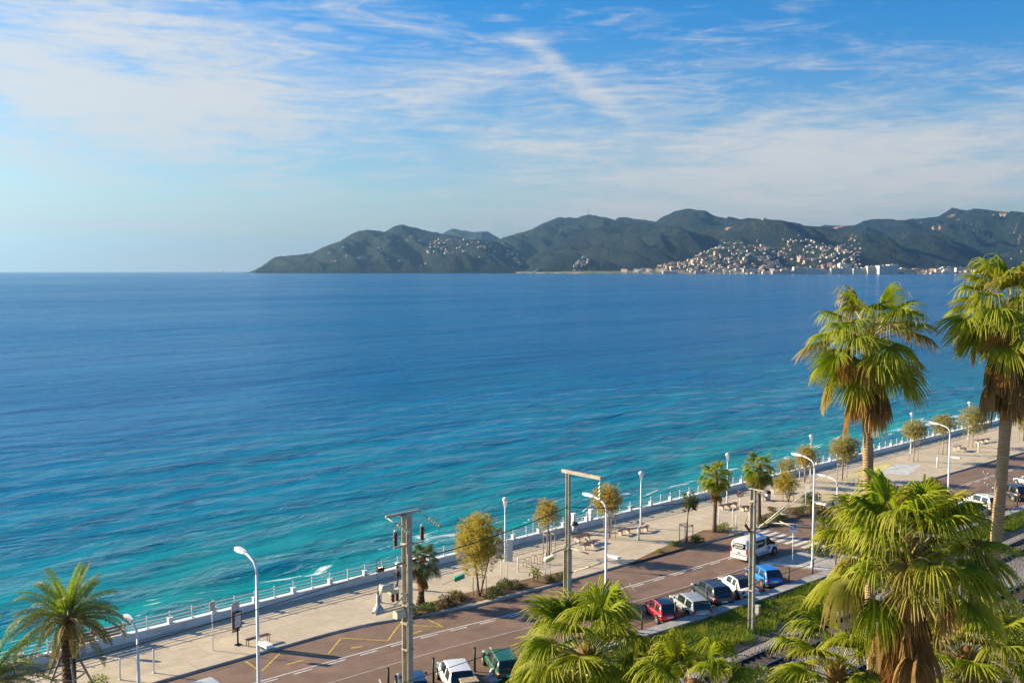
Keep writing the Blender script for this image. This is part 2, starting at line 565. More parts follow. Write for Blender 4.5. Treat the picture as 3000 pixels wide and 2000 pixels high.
make_hill('right', [(2330, 760), (2384, 668), (2411, 660), (2438, 663), (2493, 663), (2523, 651), (2550, 644), (2608, 644), (2632, 651), (2669, 643), (2710, 639), (2744, 636), (2765, 621), (2782, 610), (2805, 616), (2839, 624), (2863, 629), (2880, 641), (2911, 651), (2935, 638), (2976, 629), (3000, 622), (3100, 612), (3260, 640), (3500, 690), (3700, 760)], 12300, 3400, hm3, 'rocky mountain ridge with red crags on the right', .8, 9)
make_hill('town', [(1770, 797), (1790, 793), (1824, 777), (1858, 763), (1892, 746), (1926, 733), (1940, 712), (1960, 699), (1994, 689), (2045, 678), (2096, 663), (2130, 656), (2157, 646), (2191, 641), (2241, 644), (2282, 651), (2319, 660), (2350, 663), (2387, 670), (2421, 682), (2472, 692), (2523, 706), (2574, 719), (2608, 733), (2676, 760), (2760, 785), (2850, 792)], 9200, 1800, hm4, 'broad hill with the town spread over its lower slopes', .6, 10)
make_hill('knoll', [(2520, 782), (2560, 750), (2574, 740), (2601, 723), (2635, 706), (2659, 692), (2690, 688), (2717, 694), (2751, 706), (2795, 723), (2839, 736), (2880, 753), (2930, 772), (2980, 785)], 8700, 1000, hm1, 'small dark green knoll above the right end of town', .5, 11)
make_hill('right_low', [(2850, 790), (2900, 768), (2940, 742), (3000, 722), (3100, 700), (3300, 700), (3600, 760)], 8900, 900, hm4, 'low hillside at the right edge behind the palm', .5, 12)
# flat coastal strip under the town
def make_plain():
    nx, ny = 160, 24
    xs = np.linspace(30, 6400, nx); ys = np.linspace(0, 1, ny)
    XX, VV = np.meshgrid(xs, ys)
    y0 = 7050 - 200 * np.clip((XX - 300) / 3000, 0, 1.2) + 60 * np.sin(XX / 260)
    y0 = np.where(XX < 500, y0 + (500 - XX) * 2.4, y0)
    YY = y0 + VV * 1500
    Z = -9 + 13 * np.clip(VV * 26, 0, 1) + 14 * VV - YY * YY / EARTH + 3 * fbm(XX / 90, YY / 90, 21, 3)
    t = NT('coastal_plain')
    P = t.N('ShaderNodeNewGeometry').outputs['Position']
    c = t.mix(t.ramp(t.noise(P, .008, 5), .4, .6), (.05, .075, .028, 1), (.20, .18, .12, 1))
    sp = t.N('ShaderNodeSeparateXYZ'); t.put(sp.inputs[0], P)
    me = grid_mesh('coastal_plain', np.stack([XX, YY, Z], -1).reshape(-1, 3), nx, ny, t.done(t.principled(c, .95)))
    tag(inst('coastal_plain', me), 'low shore land under the town across the bay', kind='structure')
    HILLS['plain'] = (XX, YY, Z)


make_plain()
# ------------------------------------------------------------------ near ground: promenade, road, railway land
PZ = 0.12                                                     # promenade level above the road
KERB = [(-160, -60.3), (20, -60.2), (38.5, -60.2), (41.5, -59.9), (45, -58.9), (49, -57.8), (52, -57.5), (59, -57.2), (74, -56.9), (81, -56.4), (95, -55.9), (117, -55.4), (140, -55.0), (150, -54.7), (200, -53.0), (420, -46)]
CENTRE = [(-160, -57.2), (20, -56.6), (30, -56.2), (42.6, -55.6), (48, -54.9), (61, -53.1), (69, -52.6), (75, -52.4), (110, -51.5), (138, -51.2), (200, -49.5), (420, -42)]
CAP = [(-160, -49), (20, -47.4), (41, -46), (54.7, -44.6), (60, -44.2), (66, -43.7), (75, -43.4), (99, -42.2), (106, -41.7), (150, -39.5), (200, -37.5), (420, -30)]


def lerp(tab, t):
    for (a, x), (b, y) in zip(tab, tab[1:]):
        if t <= b: return x + (y - x) * max(0, (t - a)) / (b - a)
    return tab[-1][1]


def strip(mb, f0, f1, t0, t1, z, step=2.0, m=0, z1=None):
    """sheet between two lines s=f0(t), s=f1(t)"""
    n = max(1, int((t1 - t0) / step))
    ts = [t0 + (t1 - t0) * i / n for i in range(n + 1)]
    V = []
    for t in ts:
        V += [ST(f0(t), t, z), ST(f1(t), t, z if z1 is None else z1)]
    mb.add(V, [(2 * i, 2 * i + 1, 2 * i + 3, 2 * i + 2) for i in range(n)], m)
    return mb


kerb_s = lambda t: lerp(KERB, t)
mid_s = lambda t: lerp(CENTRE, t)
cap_s = lambda t: lerp(CAP, t)


def ground_mat(name, c, c2, scale, stain, patch, rough=.85, bump=.2, joints=None):
    t = NT(name)
    P = t.N('ShaderNodeNewGeometry').outputs['Position']
    M = t.mapping(P, rot=(0, 0, -ROAD_ROT))
    cc = t.mix(t.ramp(t.noise(M, scale, 6, .6), .3, .7), (*c, 1), (*c2, 1))
    st = t.noise(t.mapping(M, (.16, 1, 1)), .9, 6, .65, .5)         # long stains and tyre polish along the road
    cc = t.mix(t.math('MULTIPLY', t.ramp(st, .5, .72), stain), cc, (c[0] * .45, c[1] * .45, c[2] * .48, 1))
    lg = t.noise(M, .22, 5, .6, .8)
    cc = t.mix(t.math('MULTIPLY', t.ramp(lg, .52, .66), patch), cc, (min(1, c[0] * 1.35), min(1, c[1] * 1.33), min(1, c[2] * 1.3), 1))
    h = t.noise(P, 30, 3)
    if joints:
        br = t.N('ShaderNodeTexBrick')
        t.put(br.inputs['Vector'], M)
        br.offset = .5
        br.inputs['Scale'].default_value = 1.0
        br.inputs['Brick Width'].default_value = joints[0]; br.inputs['Row Height'].default_value = joints[1]
        br.inputs['Mortar Size'].default_value = .022; br.inputs['Mortar Smooth'].default_value = .2
        br.inputs['Color1'].default_value = (1, 1, 1, 1); br.inputs['Color2'].default_value = (.90, .91, .92, 1)
        br.inputs['Mortar'].default_value = (.62, .6, .58, 1)
        cc = t.mix(1.0, cc, br.outputs['Color'], 'MULTIPLY')
    return t.done(t.principled(cc, rough, 0, t.bump(h, bump, .02), .35))


pave_m = ground_mat('promenade_paving', (.56, .475, .345), (.48, .405, .295), 1.1, .25, .25, .85, .15, (3.4, 2.3))
road_m = ground_mat('red_brown_asphalt', (.22, .146, .106), (.17, .112, .082), .9, .5, .35, .8, .3)
bay_m = ground_mat('parking_asphalt', (.195, .128, .088), (.155, .102, .073), 1.2, .35, .3, .85, .3)
soil_m = ground_mat('bare_soil', (.22, .135, .075), (.12, .075, .04), 2.4, .3, .5, .95, .8)
earth_m = ground_mat('dry_earth', (.30, .235, .15), (.19, .14, .085), .9, .4, .5, .95, .8)
white_m = mat('painted_white', (.78, .78, .76), .45, var=.05, scale=3, dirt=.12)
wall_m = mat('whitewashed_wall', (.74, .73, .71), .75, var=.06, scale=1.4, bump=.15, dirt=.22)
conc_m = mat('pale_concrete', (.44, .42, .38), .85, var=.12, scale=2.5, bump=.3, dirt=.25)
kerb_m = mat('kerb_concrete', (.40, .38, .35), .85, var=.12, scale=2, bump=.3, dirt=.3)
line_m = mat('road_paint_white', (.72, .71, .68), .6, var=.16, scale=5, dirt=.35)
yell_m = mat('road_paint_yellow', (.62, .43, .06), .6, var=.22, scale=4, dirt=.4)

T0, T1 = -60, 330
tag(strip(MB(), lambda t: -68.2, lambda t: kerb_s(t) - .16, T0, T1, PZ).build('promenade', pave_m), 'pale beige paved promenade along the sea wall', kind='structure')
tag(strip(MB(), kerb_s, lambda t: cap_s(t) - 2 if t < 38 else cap_s(t) - .02, T0, T1, 0.0).build('road', road_m), 'two lane red-brown asphalt sea road', kind='structure')
kb = MB()
ts = [T0 + i * 1.0 for i in range(T1 - T0)]
for a in ts:                                                  # kerb stones, laid end to end with a fine joint
    b = a + .985
    p = [ST(kerb_s(a) - .16, a), ST(kerb_s(b) - .16, b), ST(kerb_s(b), b), ST(kerb_s(a), a)]
    q = [ST(kerb_s(a) - .16, a), ST(kerb_s(b) - .16, b), ST(kerb_s(b) - .03, b), ST(kerb_s(a) - .03, a)]
    V = [(x.x, x.y, -.05) for x in p] + [(x.x, x.y, PZ + .012) for x in q]
    kb.add(V, [(4, 5, 6, 7), (3, 2, 6, 7), (0, 1, 5, 4), (0, 3, 7, 4), (1, 2, 6, 5)])
tag(kb.build('kerb', kerb_m), 'grey concrete kerb between road and promenade', kind='structure')
# parking strip, slightly redder, between the near lane and the parapet
park = MB()
strip(park, lambda t: mid_s(t) + 3.0, lambda t: cap_s(t) - .03, T0, 76.5, .004)
strip(park, lambda t: mid_s(t) + 3.0, lambda t: cap_s(t) - .03, 88, 200, .004)
tag(park.build('parking_strip', bay_m), 'reddish parking strip beside the railway parapet', kind='structure')
# land on the railway side
tag(strip(MB(), lambda t: -46.5 if t < 40 else cap_s(t) + .25, lambda t: 120, T0 - 60, T1 + 60, -.62, 4).build('railway_ground', earth_m), 'dry sandy ground along the railway', kind='structure')

# painted markings -----------------------------------------------------------
mk = MB()


def dash(mb, off, a, b, w, m=0, base=mid_s, z=.009):
    strip(mb, lambda t: base(t) + off - w / 2, lambda t: base(t) + off + w / 2, a, b, z, 1.0, m)


dash(mk, 0, -40, 76.5, .12); dash(mk, 0, 90, 200, .12)
tag(mk.build('road_marking', line_m), 'solid white centre line of the sea road', 'road marking')
dk = MB()
t = -38.0
while t < 76: dash(dk, .34, t, t + 1.35, .13); t += 2.45
t = 92.0
while t < 190: dash(dk, .34, t, t + 1.35, .13); t += 2.45
tag(dk.build('road_marking', line_m), 'broken white line beside the solid centre line', 'road marking')
# bus bay zigzag
zz = MB()


def bar(mb, a, b, w, z, m=0):
    d = (b - a).normalized(); p = Vector((-d.y, d.x, 0)) * w / 2
    V = [a - p, b - p, b + p, a + p]
    mb.add([(v.x, v.y, z) for v in V], [(0, 1, 2, 3)], m)


zp = [(720, 1936), (765, 1967), (822, 1911), (960, 1917), (1000, 1868), (1136, 1876), (1172, 1827)]
zz_g = [G(*p) for p in zp] + []
for a, b in zip(zz_g, zz_g[1:]): bar(zz, a, b, .14, .0085)
zq = [G(*p) for p in [(1250, 1812), (1300, 1836), (1180, 1829)]]
for a, b in zip(zq, zq[1:]): bar(zz, a, b, .14, .0086)
for p, q in [((840, 1945), (890, 1933)), ((1028, 1898), (1062, 1892)), ((1205, 1856), (1235, 1847))]: bar(zz, G(*p), G(*q), .22, .0087)
tag(zz.build('road_marking', yell_m), 'worn yellow zigzag bus stop marking by the kerb', 'road marking')
# zebra crossing: bars along the road, laid across both lanes
zc_ = thing('zebra_crossing', 'white striped zebra crossing in front of the van', 'crossing', ST(-51, 84.2), ROAD_ROT)
zb = MB().box((0, 0, 0), (3.0, .5, .004)).mesh('stripe', line_m)
for i in range(10):
    inst('stripe', zb, zc_, Matrix.Translation((rng.uniform(-.05, .05) + i * .05, -3.3 + i * .93, .012)))
# bay lines and a bicycle mark on the parking strip
for i, tt in enumerate((34.2, 38.6, 42.9)):
    b = MB(); a0 = mid_s(tt) + 3.1; b0 = cap_s(tt) - .5
    q_ = ST(b0, tt); bar(b, q_, q_ + Vector((-math.sin(R(15)), math.cos(R(15)), 0)) * 5.0, .1, .0125)
    tag(b.build('bay_line', line_m), 'thin white parking bay line ' + ('left of the dark blue car', 'between the dark blue car and the white SUV', 'between the white SUV and the green car')[i], 'bay line', 'parking bay lines')
bl = MB()
strip(bl, lambda t: mid_s(t) + 3.0, lambda t: mid_s(t) + 3.05, -20, 74, .0125)
tag(bl.build('bay_edge_line', line_m), 'long thin white line along the front of the parking bays', 'bay line')

# island beside the crossing with its own kerb
isl = MB().prism([(*ST(-49.2, 76.0)[:2],), (*ST(-48.8, 82.5)[:2],), (*ST(-43.5, 83.6)[:2],), (*ST(-43.9, 78.4)[:2],)], -.02, .14)
tag(isl.build('traffic_island', conc_m), 'grey paved island with a pale kerb beside the zebra crossing', kind='structure')
isl = MB().prism([(*ST(-49.4, 75.6)[:2],), (*ST(-49.2, 76.0)[:2],), (*ST(-43.9, 78.4)[:2],), (*ST(-43.9, 78.0)[:2],)], -.02, .15)
tag(isl.build('kerb', line_m), 'pale kerb edge of the traffic island', kind='structure')

# parapet above the railway -------------------------------------------------
pp = thing('parapet', 'low concrete parapet wall with grey coping slabs above the railway', 'wall', ST(-44.5, 55), 0)
pi_ = pp.matrix_basis.inverted() if False else Matrix.Translation(-Vector(pp.location))
wb = MB()
strip(wb, lambda t: cap_s(t) - .0, lambda t: cap_s(t) - .0, 40.6, 200, -1.2, 2, 0, .40)
strip(wb, lambda t: cap_s(t) + .55, lambda t: cap_s(t) + .55, 40.6, 200, .40, 2, 0, -1.2)
wb.v = [tuple(pi_ @ Vector(v)) for v in wb.v]
wb.build('wall', conc_m, pp)
t = 40.6
slab_m = mat('coping_grey', (.36, .355, .345), .8, var=.12, scale=1.5, bump=.25, dirt=.3)
while t < 170:
    a, b = t, t + 1.46
    c = [ST(cap_s(a) - .28, a), ST(cap_s(b) - .28, b), ST(cap_s(b) + .66, b), ST(cap_s(a) + .66, a)]
    o = MB().prism([((pi_ @ x).x, (pi_ @ x).y) for x in c], .402, .49).build('coping_slab', slab_m, pp)
    t += 1.5
# parapet fence: dark posts with strained wires
fe = thing('wire_fence', 'dark metal post and wire fence behind the parked cars', 'fence', ST(-44.6, 55), 0)
fi = Matrix.Translation(-Vector(fe.location))
dark_m = mat('dark_metal', (.03, .035, .035), .5, .4, var=.2, scale=5)
pm = MB().tube([(0, 0, -.2), (0, 0, 1.62)], .06, 6).tube([(0, 0, 1.6), (0, 0, 1.66)], .055, 6).mesh('post', dark_m)
fts = [44.2, 47.6, 51.0, 54.4, 57.8, 61.2, 64.6, 68.0, 71.4, 74.8, 78.2, 81.6, 85, 88.4, 91.8, 95.2, 98.6, 102, 105.4, 108.8, 112.2, 115.6]
for t in fts:
    inst('post', pm, fe, fi @ Matrix.Translation(ST(cap_s(t) - .36, t, .1)))
for z in (.5, .9, 1.3, 1.6):
    w = MB().tube([fi @ ST(cap_s(t) - .36, t, .1 + z) for t in fts], .006, 4)
    w.build('wire', dark_m, fe)
# left fence posts (no parapet there)
for i, (x, y) in enumerate([(1138, 2030), (1270, 1998), (1391, 1966)]):
    p = G(x, y)
    o = inst('fence_post', MB().tube([(0, 0, 0), (0, 0, 1.55)], .07, 6).box((0, 0, 1.56), (.16, .16, .04)).mesh('fence_post', dark_m))
    o.location = p
    tag(o, ['dark fence post left of the concrete catenary pole, beside the dark blue car', 'dark fence post between the dark blue car and the white car', 'dark fence post between the white car and the green car'][i], 'post', 'posts along the parking edge')

# ballast, sleepers, rails ---------------------------------------------------
t_ = NT('railway_ballast')
P = t_.N('ShaderNodeNewGeometry').outputs['Position']
vo = t_.N('ShaderNodeTexVoronoi'); vo.inputs['Scale'].default_value = 9; t_.put(vo.inputs['Vector'], P)
cc = t_.mix(t_.ramp(t_.noise(P, 14, 4), .35, .65), (.34, .33, .32, 1), (.13, .125, .12, 1))
cc = t_.mix(t_.math('MULTIPLY', t_.ramp(t_.noise(P, .5, 4), .5, .7), .6), cc, (.24, .17, .11, 1))
sB = t_.N('ShaderNodeSeparateXYZ'); t_.put(sB.inputs[0], P)
sv = t_.math('ADD', t_.math('MULTIPLY', sB.outputs[0], N.x), t_.math('MULTIPLY', sB.outputs[1], N.y))
tv_ = t_.math('ADD', t_.math('MULTIPLY', sB.outputs[0], U.x), t_.math('MULTIPLY', sB.outputs[1], U.y))
sv = t_.math('SUBTRACT', sv, t_.math('MULTIPLY', t_.math('SUBTRACT', tv_, 60.0), .016))
for c0 in (-37.1, -31.3):                                     # rust and grease between the rails
    cc = t_.mix(t_.math('MULTIPLY', t_.ramp(t_.math('ABSOLUTE', t_.math('SUBTRACT', sv, c0)), 1.6, .9), .72), cc, (.075, .05, .036, 1))
ball_m = t_.done(t_.principled(cc, .95, 0, t_.bump(vo.outputs['Distance'], 1.0, .12), .2))
bm_ = MB()
sec = [(-39.5, -.6), (-38.9, -.36), (-35.0, -.36), (-34.0, -.52), (-33.2, -.36), (-29.3, -.36), (-28.4, -.6)]
rt = [-20 + i * 1.2 for i in range(200)]
rs = lambda t, s: s + .016 * (t - 60)
V = [ST(rs(t, s), t, z + .05 * (vn - .5)) for t in rt for (s, z), vn in zip(sec, [rng.random() for _ in sec])]
k = len(sec)
bm_.add(V, [(i * k + j, i * k + j + 1, (i + 1) * k + j + 1, (i + 1) * k + j) for i in range(len(rt) - 1) for j in range(k - 1)], 0, True)
tag(bm_.build('ballast', ball_m), 'grey stone ballast bed under the railway tracks', kind='structure')
rail_m = mat('rusty_rail_steel', (.12, .075, .055), .5, .7, var=.25, scale=3)
top_m = mat('polished_rail_head', (.55, .55, .56), .28, 1.0, var=.08, scale=2)
slp_m = mat('dark_sleeper', (.055, .042, .034), .9, var=.3, scale=4, bump=.4)
for j, sc in enumerate((-37.1, -31.3)):
    tr = thing('railway_track', ['railway track nearer the sea, running beside the grassy strip', 'railway track nearer the camera, half hidden by palm fronds'][j], 'railway track', ST(sc, 60), 0)
    ti = Matrix.Translation(-Vector(tr.location))
    for off in (-.75, .75):
        m = MB()
        for (w0, w1, z0, z1, mi) in ((.075, .075, -.32, -.29, 0), (.012, .012, -.29, -.19, 0), (.036, .034, -.19, -.155, 1)):
            for t in range(0, 150, 6):
                a, b = [ti @ ST(rs(q, sc + off), q, 0) for q in (t, t + 6)]
                d = (b - a).normalized(); pz = Vector((-d.y, d.x, 0)) * w0
                V = [(*(x + s_ * pz)[:2], ti.to_translation().z + z) for x in (a, b) for s_ in (-1, 1) for z in (z0, z1)]
                m.add(V, [(0, 1, 5, 4), (2, 3, 7, 6), (1, 3, 7, 5)], mi)
        m.build('rail', [rail_m, top_m], tr)
    sm = MB().box((0, 0, 0), (.24, 2.5, .14), top=.92).mesh('sleeper', slp_m)
    for i in range(100):
        t = 30 + i * .62
        inst('sleeper', sm, tr, ti @ Matrix.Translation(ST(rs(t, sc), t, -.355)) @ Matrix.Rotation(ROAD_ROT, 4, 'Z'))

# sea wall and railing -------------------------------------------------------
SW = thing('sea_wall', 'long white sea wall with square piers and a triple rail balustrade', 'wall', ST(-68.2, 60, PZ), ROAD_ROT)
LA, LB = -62.0, 270.0
w = MB()
w.box(((LA + LB) / 2, 0, -2.2), (LB - LA, .42, 5.5)); w.v = [(x, y, z if z < -1 else .5) for x, y, z in w.v]
w.build('wall', wall_m, SW)
c = MB().box(((LA + LB) / 2, 0, .54), (LB - LA, .50, .075), top=.99)
c.build('wall_cap', white_m, SW)
pier = MB().box((0, 0, .74), (.30, .30, .33)).box((0, 0, .935), (.37, .37, .05)).mesh('pier', white_m)
post = MB().tube([(0, 0, .57), (0, 0, 1.36)], .042, 8).ball((0, 0, 1.40), .065, 8, 5).box((0, 0, .6), (.16, .16, .05)).mesh('railing_post', white_m)
post2 = MB().tube([(0, 0, .965), (0, 0, 1.36)], .042, 8).ball((0, 0, 1.40), .065, 8, 5).mesh('railing_post', white_m)
x, i = -46.0, 0
while x < 150:
    if i % 2 == 0:
        inst('pier', pier, SW, Matrix.Translation((x, 0, 0))); inst('railing_post', post2, SW, Matrix.Translation((x, 0, 0)))
    else:
        inst('railing_post', post, SW, Matrix.Translation((x, 0, 0)))
    x += 1.66; i += 1
for z in (.82, 1.05, 1.30):
    MB().tube([(-47, 0, z), (151, 0, z)], .026 if z < 1.2 else .032, 6).build('handrail', white_m, SW)
# shadow-free slit drains / wall vents are too small to see; beach access gate with curved handrails
gp = G(1716, 1548, PZ); gs, gt = stof(gp)
gate = thing('beach_gate', 'white gate posts and curved handrails of the stairs down to the beach', 'gate', ST(-68.0, gt, PZ), ROAD_ROT)
for xx in (-1.25, 1.25):
    MB().box((xx, .1, .8), (.34, .34, 1.6)).box((xx, .1, 1.64), (.42, .42, .08)).build('gate_post', white_m, gate)
for yy, k in ((-.15, 0), (.5, 1)):
    pts = [(1.25 + 4.2 * q, .7 + yy, 1.25 + .75 * math.sin(q * math.pi * .8) - 1.1 * q * q) for q in [i / 10 for i in range(11)]]
    MB().tube(pts, .045, 6).build('handrail', white_m, gate)
for q in (-.7, 0, .7):
    MB().tube([(q, .1, .15), (q, .1, 1.15)], .03, 6).build('baluster', white_m, gate)
MB().tube([(-1.2, .1, 1.15), (1.2, .1, 1.15)], .035, 6).build('gate_rail', white_m, gate)
MB().tube([(-1.2, .1, .2), (1.2, .1, .2)], .03, 6).build('gate_rail', white_m, gate)
# wooden barrier across the stair opening at the left
p = G(305, 1895, PZ); s_, t__ = stof(p)
wood_m = mat('weathered_orange_wood', (.40, .17, .07), .7, var=.25, scale=3, bump=.3)
bb = thing('wooden_barrier', 'orange-brown plank barrier on the sea wall left of the small street lamp', 'barrier', ST(-68.2, t__, PZ + .58), ROAD_ROT)
for z in (.12, .36, .60):
    MB().box((0, .1, z), (3.1, .05, .16)).build('plank', wood_m, bb)
for xx in (-1.45, 0, 1.45):
    MB().box((xx, .15, .34), (.09, .07, .72)).build('post', wood_m, bb)
# planting beds
def bed(pts, label):
    P_ = [G(*q, PZ) for q in pts]
    m = MB().prism([(v.x, v.y) for v in P_], PZ - .05, PZ + .035)
    tag(m.build('planting_bed', soil_m), label, kind='structure')


bed([(1185, 1812), (1420, 1755), (1650, 1700), (1655, 1672), (1500, 1705), (1330, 1745), (1195, 1780)], 'bare soil planting bed by the kerb with shrubs')
bed([(1845, 1650), (2135, 1567), (2135, 1548), (2060, 1553), (2000, 1578), (1900, 1622)], 'soil planting bed round the middle palm')
bed([(2222, 1548), (2378, 1502), (2400, 1478), (2300, 1488), (2210, 1515)], 'soil planting bed between palm and crossing')

# faded games painted on the far promenade
for (pts, c_, nm, la) in [([(2490, 1392), (2560, 1360), (2620, 1352), (2590, 1378)], (.62, .55, .22), 'yellow_court', 'faded yellow painted patch on the far promenade'), ([(2575, 1385), (2625, 1358), (2700, 1362), (2660, 1390)], (.56, .58, .58), 'pale_court', 'faded pale blue painted patch on the far promenade')]:
    P_ = [G(*q, PZ + .006) for q in pts]
    tag(MB().add(P_, [(0, 1, 2, 3)]).build('painted_ground', mat(nm, c_, .85, var=.18, scale=.8)), la, kind='structure')
# ------------------------------------------------------------------ street furniture
def zrow(p, py):
    """height at which the vertical through p crosses photograph row py"""
    return at_depth(1500, py, p.y).z


lampw_m = mat('lamp_white_enamel', (.80, .80, .79), .35, var=.04, scale=2)
glass_m = mat('lamp_glass', (.70, .72, .70), .15, var=.03, scale=2, spec=.8)


def road_lamp(base, h, label, second=True, arm=2.0, rot=ROAD_ROT):
    o = thing('street_lamp', label, 'street lamp', base, rot, 'lamps of the sea road')
    MB().tube([(0, 0, 0), (0, 0, .9), (0, 0, h - .9)], [.12, .105, .07], 10).tube([(0, 0, 0), (0, 0, .5)], [.16, .15], 10).build('pole', lampw_m, o)
    pts = [(0, 0, h - .9), (0, .05, h - .55), (0, .28, h - .28), (0, .7, h - .12), (0, arm * .6, h)]
    MB().tube(pts, [.07, .07, .068, .062, .058], 8).build('arm', lampw_m, o)
    hd = MB()
    L = 1.15
    secs = [(0, .07, .05), (.18, .14, .07), (.6, .19, .09), (.95, .17, .075), (L, .05, .03)]
    V, F = [], []
    for (d, w, t) in secs:
        y, z = arm * .55 + d, h + .01 + d * .06
        V += [(-w, y, z - t), (w, y, z - t), (w * .8, y, z + t), (-w * .8, y, z + t)]
    for i in range(len(secs) - 1):
        for k in range(4): F.append((i * 4 + k, i * 4 + (k + 1) % 4, i * 4 + 4 + (k + 1) % 4, i * 4 + 4 + k))
    F += [(3, 2, 1, 0), tuple(len(V) - 4 + k for k in range(4))]
    hd.add(V, F)
    hd.build('lamp_head', lampw_m, o)
    MB().box((0, arm * .55 + .55, h - .055), (.24, .6, .03)).build('lens', glass_m, o)
    if second:
        z = h * .60
        MB().tube([(0, 0, z), (0, -.45, z)], .035, 6).build('side_arm', lampw_m, o)
        MB().box((0, -.78, z), (.42, .9, .13), top=.9).build('side_lamp', lampw_m, o)
    MB().box((0, -.115, .75), (.11, .03, .4)).build('hatch', glass_m, o)
    return o


for (bx, by, ty, lab) in [(762, 2235, 1632, 'tall white street lamp nearest the camera, left of the catenary pole'), (1774, 1863, 1462, 'tall white street lamp rising behind the bushy foreground palm'),
                          (2380, 1664, 1340, 'tall white street lamp beside the blue crossing sign'), (2777, 1472, 1246, 'tall white street lamp between the two tall palms')]:
    b = G(bx, by, 0)
    road_lamp(b, zrow(b, ty), lab)
b = G(408, 2060, PZ); road_lamp(b, zrow(b, 1826) - PZ, 'short white street lamp by the kerb near the date palm', False, 1.3)
b = G(2452, 1494, PZ); road_lamp(b, zrow(b, 1400) - PZ, 'short white street lamp beside the dark blue car', False, 2.2)

LAMP = MB().tube([(0, 0, 0), (0, 0, .8), (0, 0, 4.7)], [.10, .085, .055], 8).mesh('pole', lampw_m)
cage = MB()
for k in range(8):
    a = k * math.pi / 4
    cage.tube([(.05 * math.cos(a), .05 * math.sin(a), 4.66), (.13 * math.cos(a), .13 * math.sin(a), 5.0), (.23 * math.cos(a), .23 * math.sin(a), 5.45)], .018, 4)
cage.tube([(0, 0, 5.05), (0, 0, 5.4)], .07, 8)
CAGE = cage.mesh('lamp_cage', lampw_m)
DOME = MB().ball((0, 0, 5.46), .26, 12, 8, 0, .75).mesh('dome', lampw_m)
FOOT = MB().tube([(0, 0, 0), (0, 0, .06), (0, 0, .1)], [.2, .19, .1], 10).mesh('foot', lampw_m)
for (x, y, lab) in [(1480, 1642, 'white dome-topped promenade lamp beside the big yellow tamarisk'), (1877, 1545, 'white dome-topped promenade lamp behind the wavy bench'), (2130, 1477, 'white dome-topped promenade lamp behind the left of the two mid palms'),
                    (2374, 1408, 'white dome-topped promenade lamp rising out of an orange tamarisk'), (2668, 1326, 'white dome-topped promenade lamp just right of the left tall palm trunk'), (2837, 1285, 'farthest white dome-topped promenade lamp, near the right palm trunk')]:
    o = thing('promenade_lamp', lab, 'lamp', G(x, y, PZ), rng.random(), 'promenade lamps along the sea wall')
    for n_, m_ in (('pole', LAMP), ('lamp_cage', CAGE), ('dome', DOME), ('foot', FOOT)): inst(n_, m_, o)

# ---- catenary poles -------------------------------------------------------
steel_m = mat('galvanised_cream_steel', (.46, .43, .33), .6, .15, var=.12, scale=1.6, dirt=.3)
steel2_m = mat('bracket_steel', (.50, .44, .34), .55, .2, var=.15, scale=4, dirt=.25)
brown_m = mat('brown_porcelain', (.12, .035, .022), .2, var=.15, scale=8, spec=.7)
gins_m = mat('green_glass_insulator', (.62, .70, .42), .15, var=.1, scale=8, spec=.8)
dgins_m = mat('dark_green_glass_insulator', (.05, .36, .20), .15, var=.1, scale=8, spec=.8)
cream_m = mat('cream_enamel', (.72, .66, .48), .45, var=.08, scale=3, dirt=.2)
grey_m = mat('grey_enamel', (.46, .47, .48), .45, var=.08, scale=3, dirt=.2)
cable_m = mat('black_cable', (.02, .02, .02), .6, var=.1, scale=5)


def hbeam(mb, h, w, d, x=0, y=0, z0=0, tf=.035):
    mb.box((x, y - d / 2, z0 + h / 2), (w, tf, h)); mb.box((x, y + d / 2, z0 + h / 2), (w, tf, h)); mb.box((x, y, z0 + h / 2), (.03, d - tf, h))
    return mb


def discs(mb, a, b, n, r, m=0, thin=.35):
    a, b = Vector(a), Vector(b)
    d = (b - a) / n
    pts, rs_ = [], []
    for i in range(n):
        p = a + d * i
        pts += [p, p + d * .15, p + d * .5, p + d * .62, p + d * .95]; rs_ += [r * .35, r * thin, r, r * .9, r * .35]
    mb.tube(pts, rs_, 10, m)
    return mb


def loc_on(base, px, py, ax=U):
    """local (distance along ax, height) of the photograph pixel, for something in the vertical plane through base along ax"""
    k = (px - 1500) / FPX
    # px column: X = k * (Y cosine terms) ~ use level ray: depth along view axis
    # solve iteratively because of the small pitch
    x = 0.0
    for _ in range(12):
        p = base + ax * x
        q = at_depth(px, py, p.y)
        x += (q.x - p.x) / (ax.x - k * ax.y)
    p = base + ax * x
    return x, at_depth(px, py, p.y).z - base.z


RZ = -0.5
PA, PB, PC = Vector((-5.55, 53.2, RZ)), Vector((3.42, 61.6, RZ)), G(2200, 1856, RZ)
PE = ST(-39.8, 113.5, RZ)

# pole with the switchgear
oA = thing('catenary_pole', 'tall cream steel catenary pole with brown insulators and switchgear', 'pole', PA, ROAD_ROT, 'railway catenary poles')
hA = zrow(PA, 1504) - RZ
hbeam(MB(), hA, .38, .40).build('column', steel_m, oA)
L = lambda px, py: loc_on(PA, px, py)
(xl, zl), (xr, zr) = L(1130, 1515), L(1227, 1498)
MB().box(((xl + xr) / 2, 0, hA + .05), (xr - xl, .1, .12)).box(((xl + xr) / 2, -.0, hA - .03), (.5, .5, .05)).build('cross_arm', steel2_m, oA)
ends = []
for x in (xl + .05, xr - .05):
    a = Vector((x, -.05, hA)); e = a + Vector((.25, -1.55, -.55))
    MB().tube([a, a.lerp(e, .5)], .03, 6).build('strain_rod', steel2_m, oA)
    discs(MB(), a.lerp(e, .48), e, 5, .13).build('insulator', gins_m, oA)
    ends.append(e)
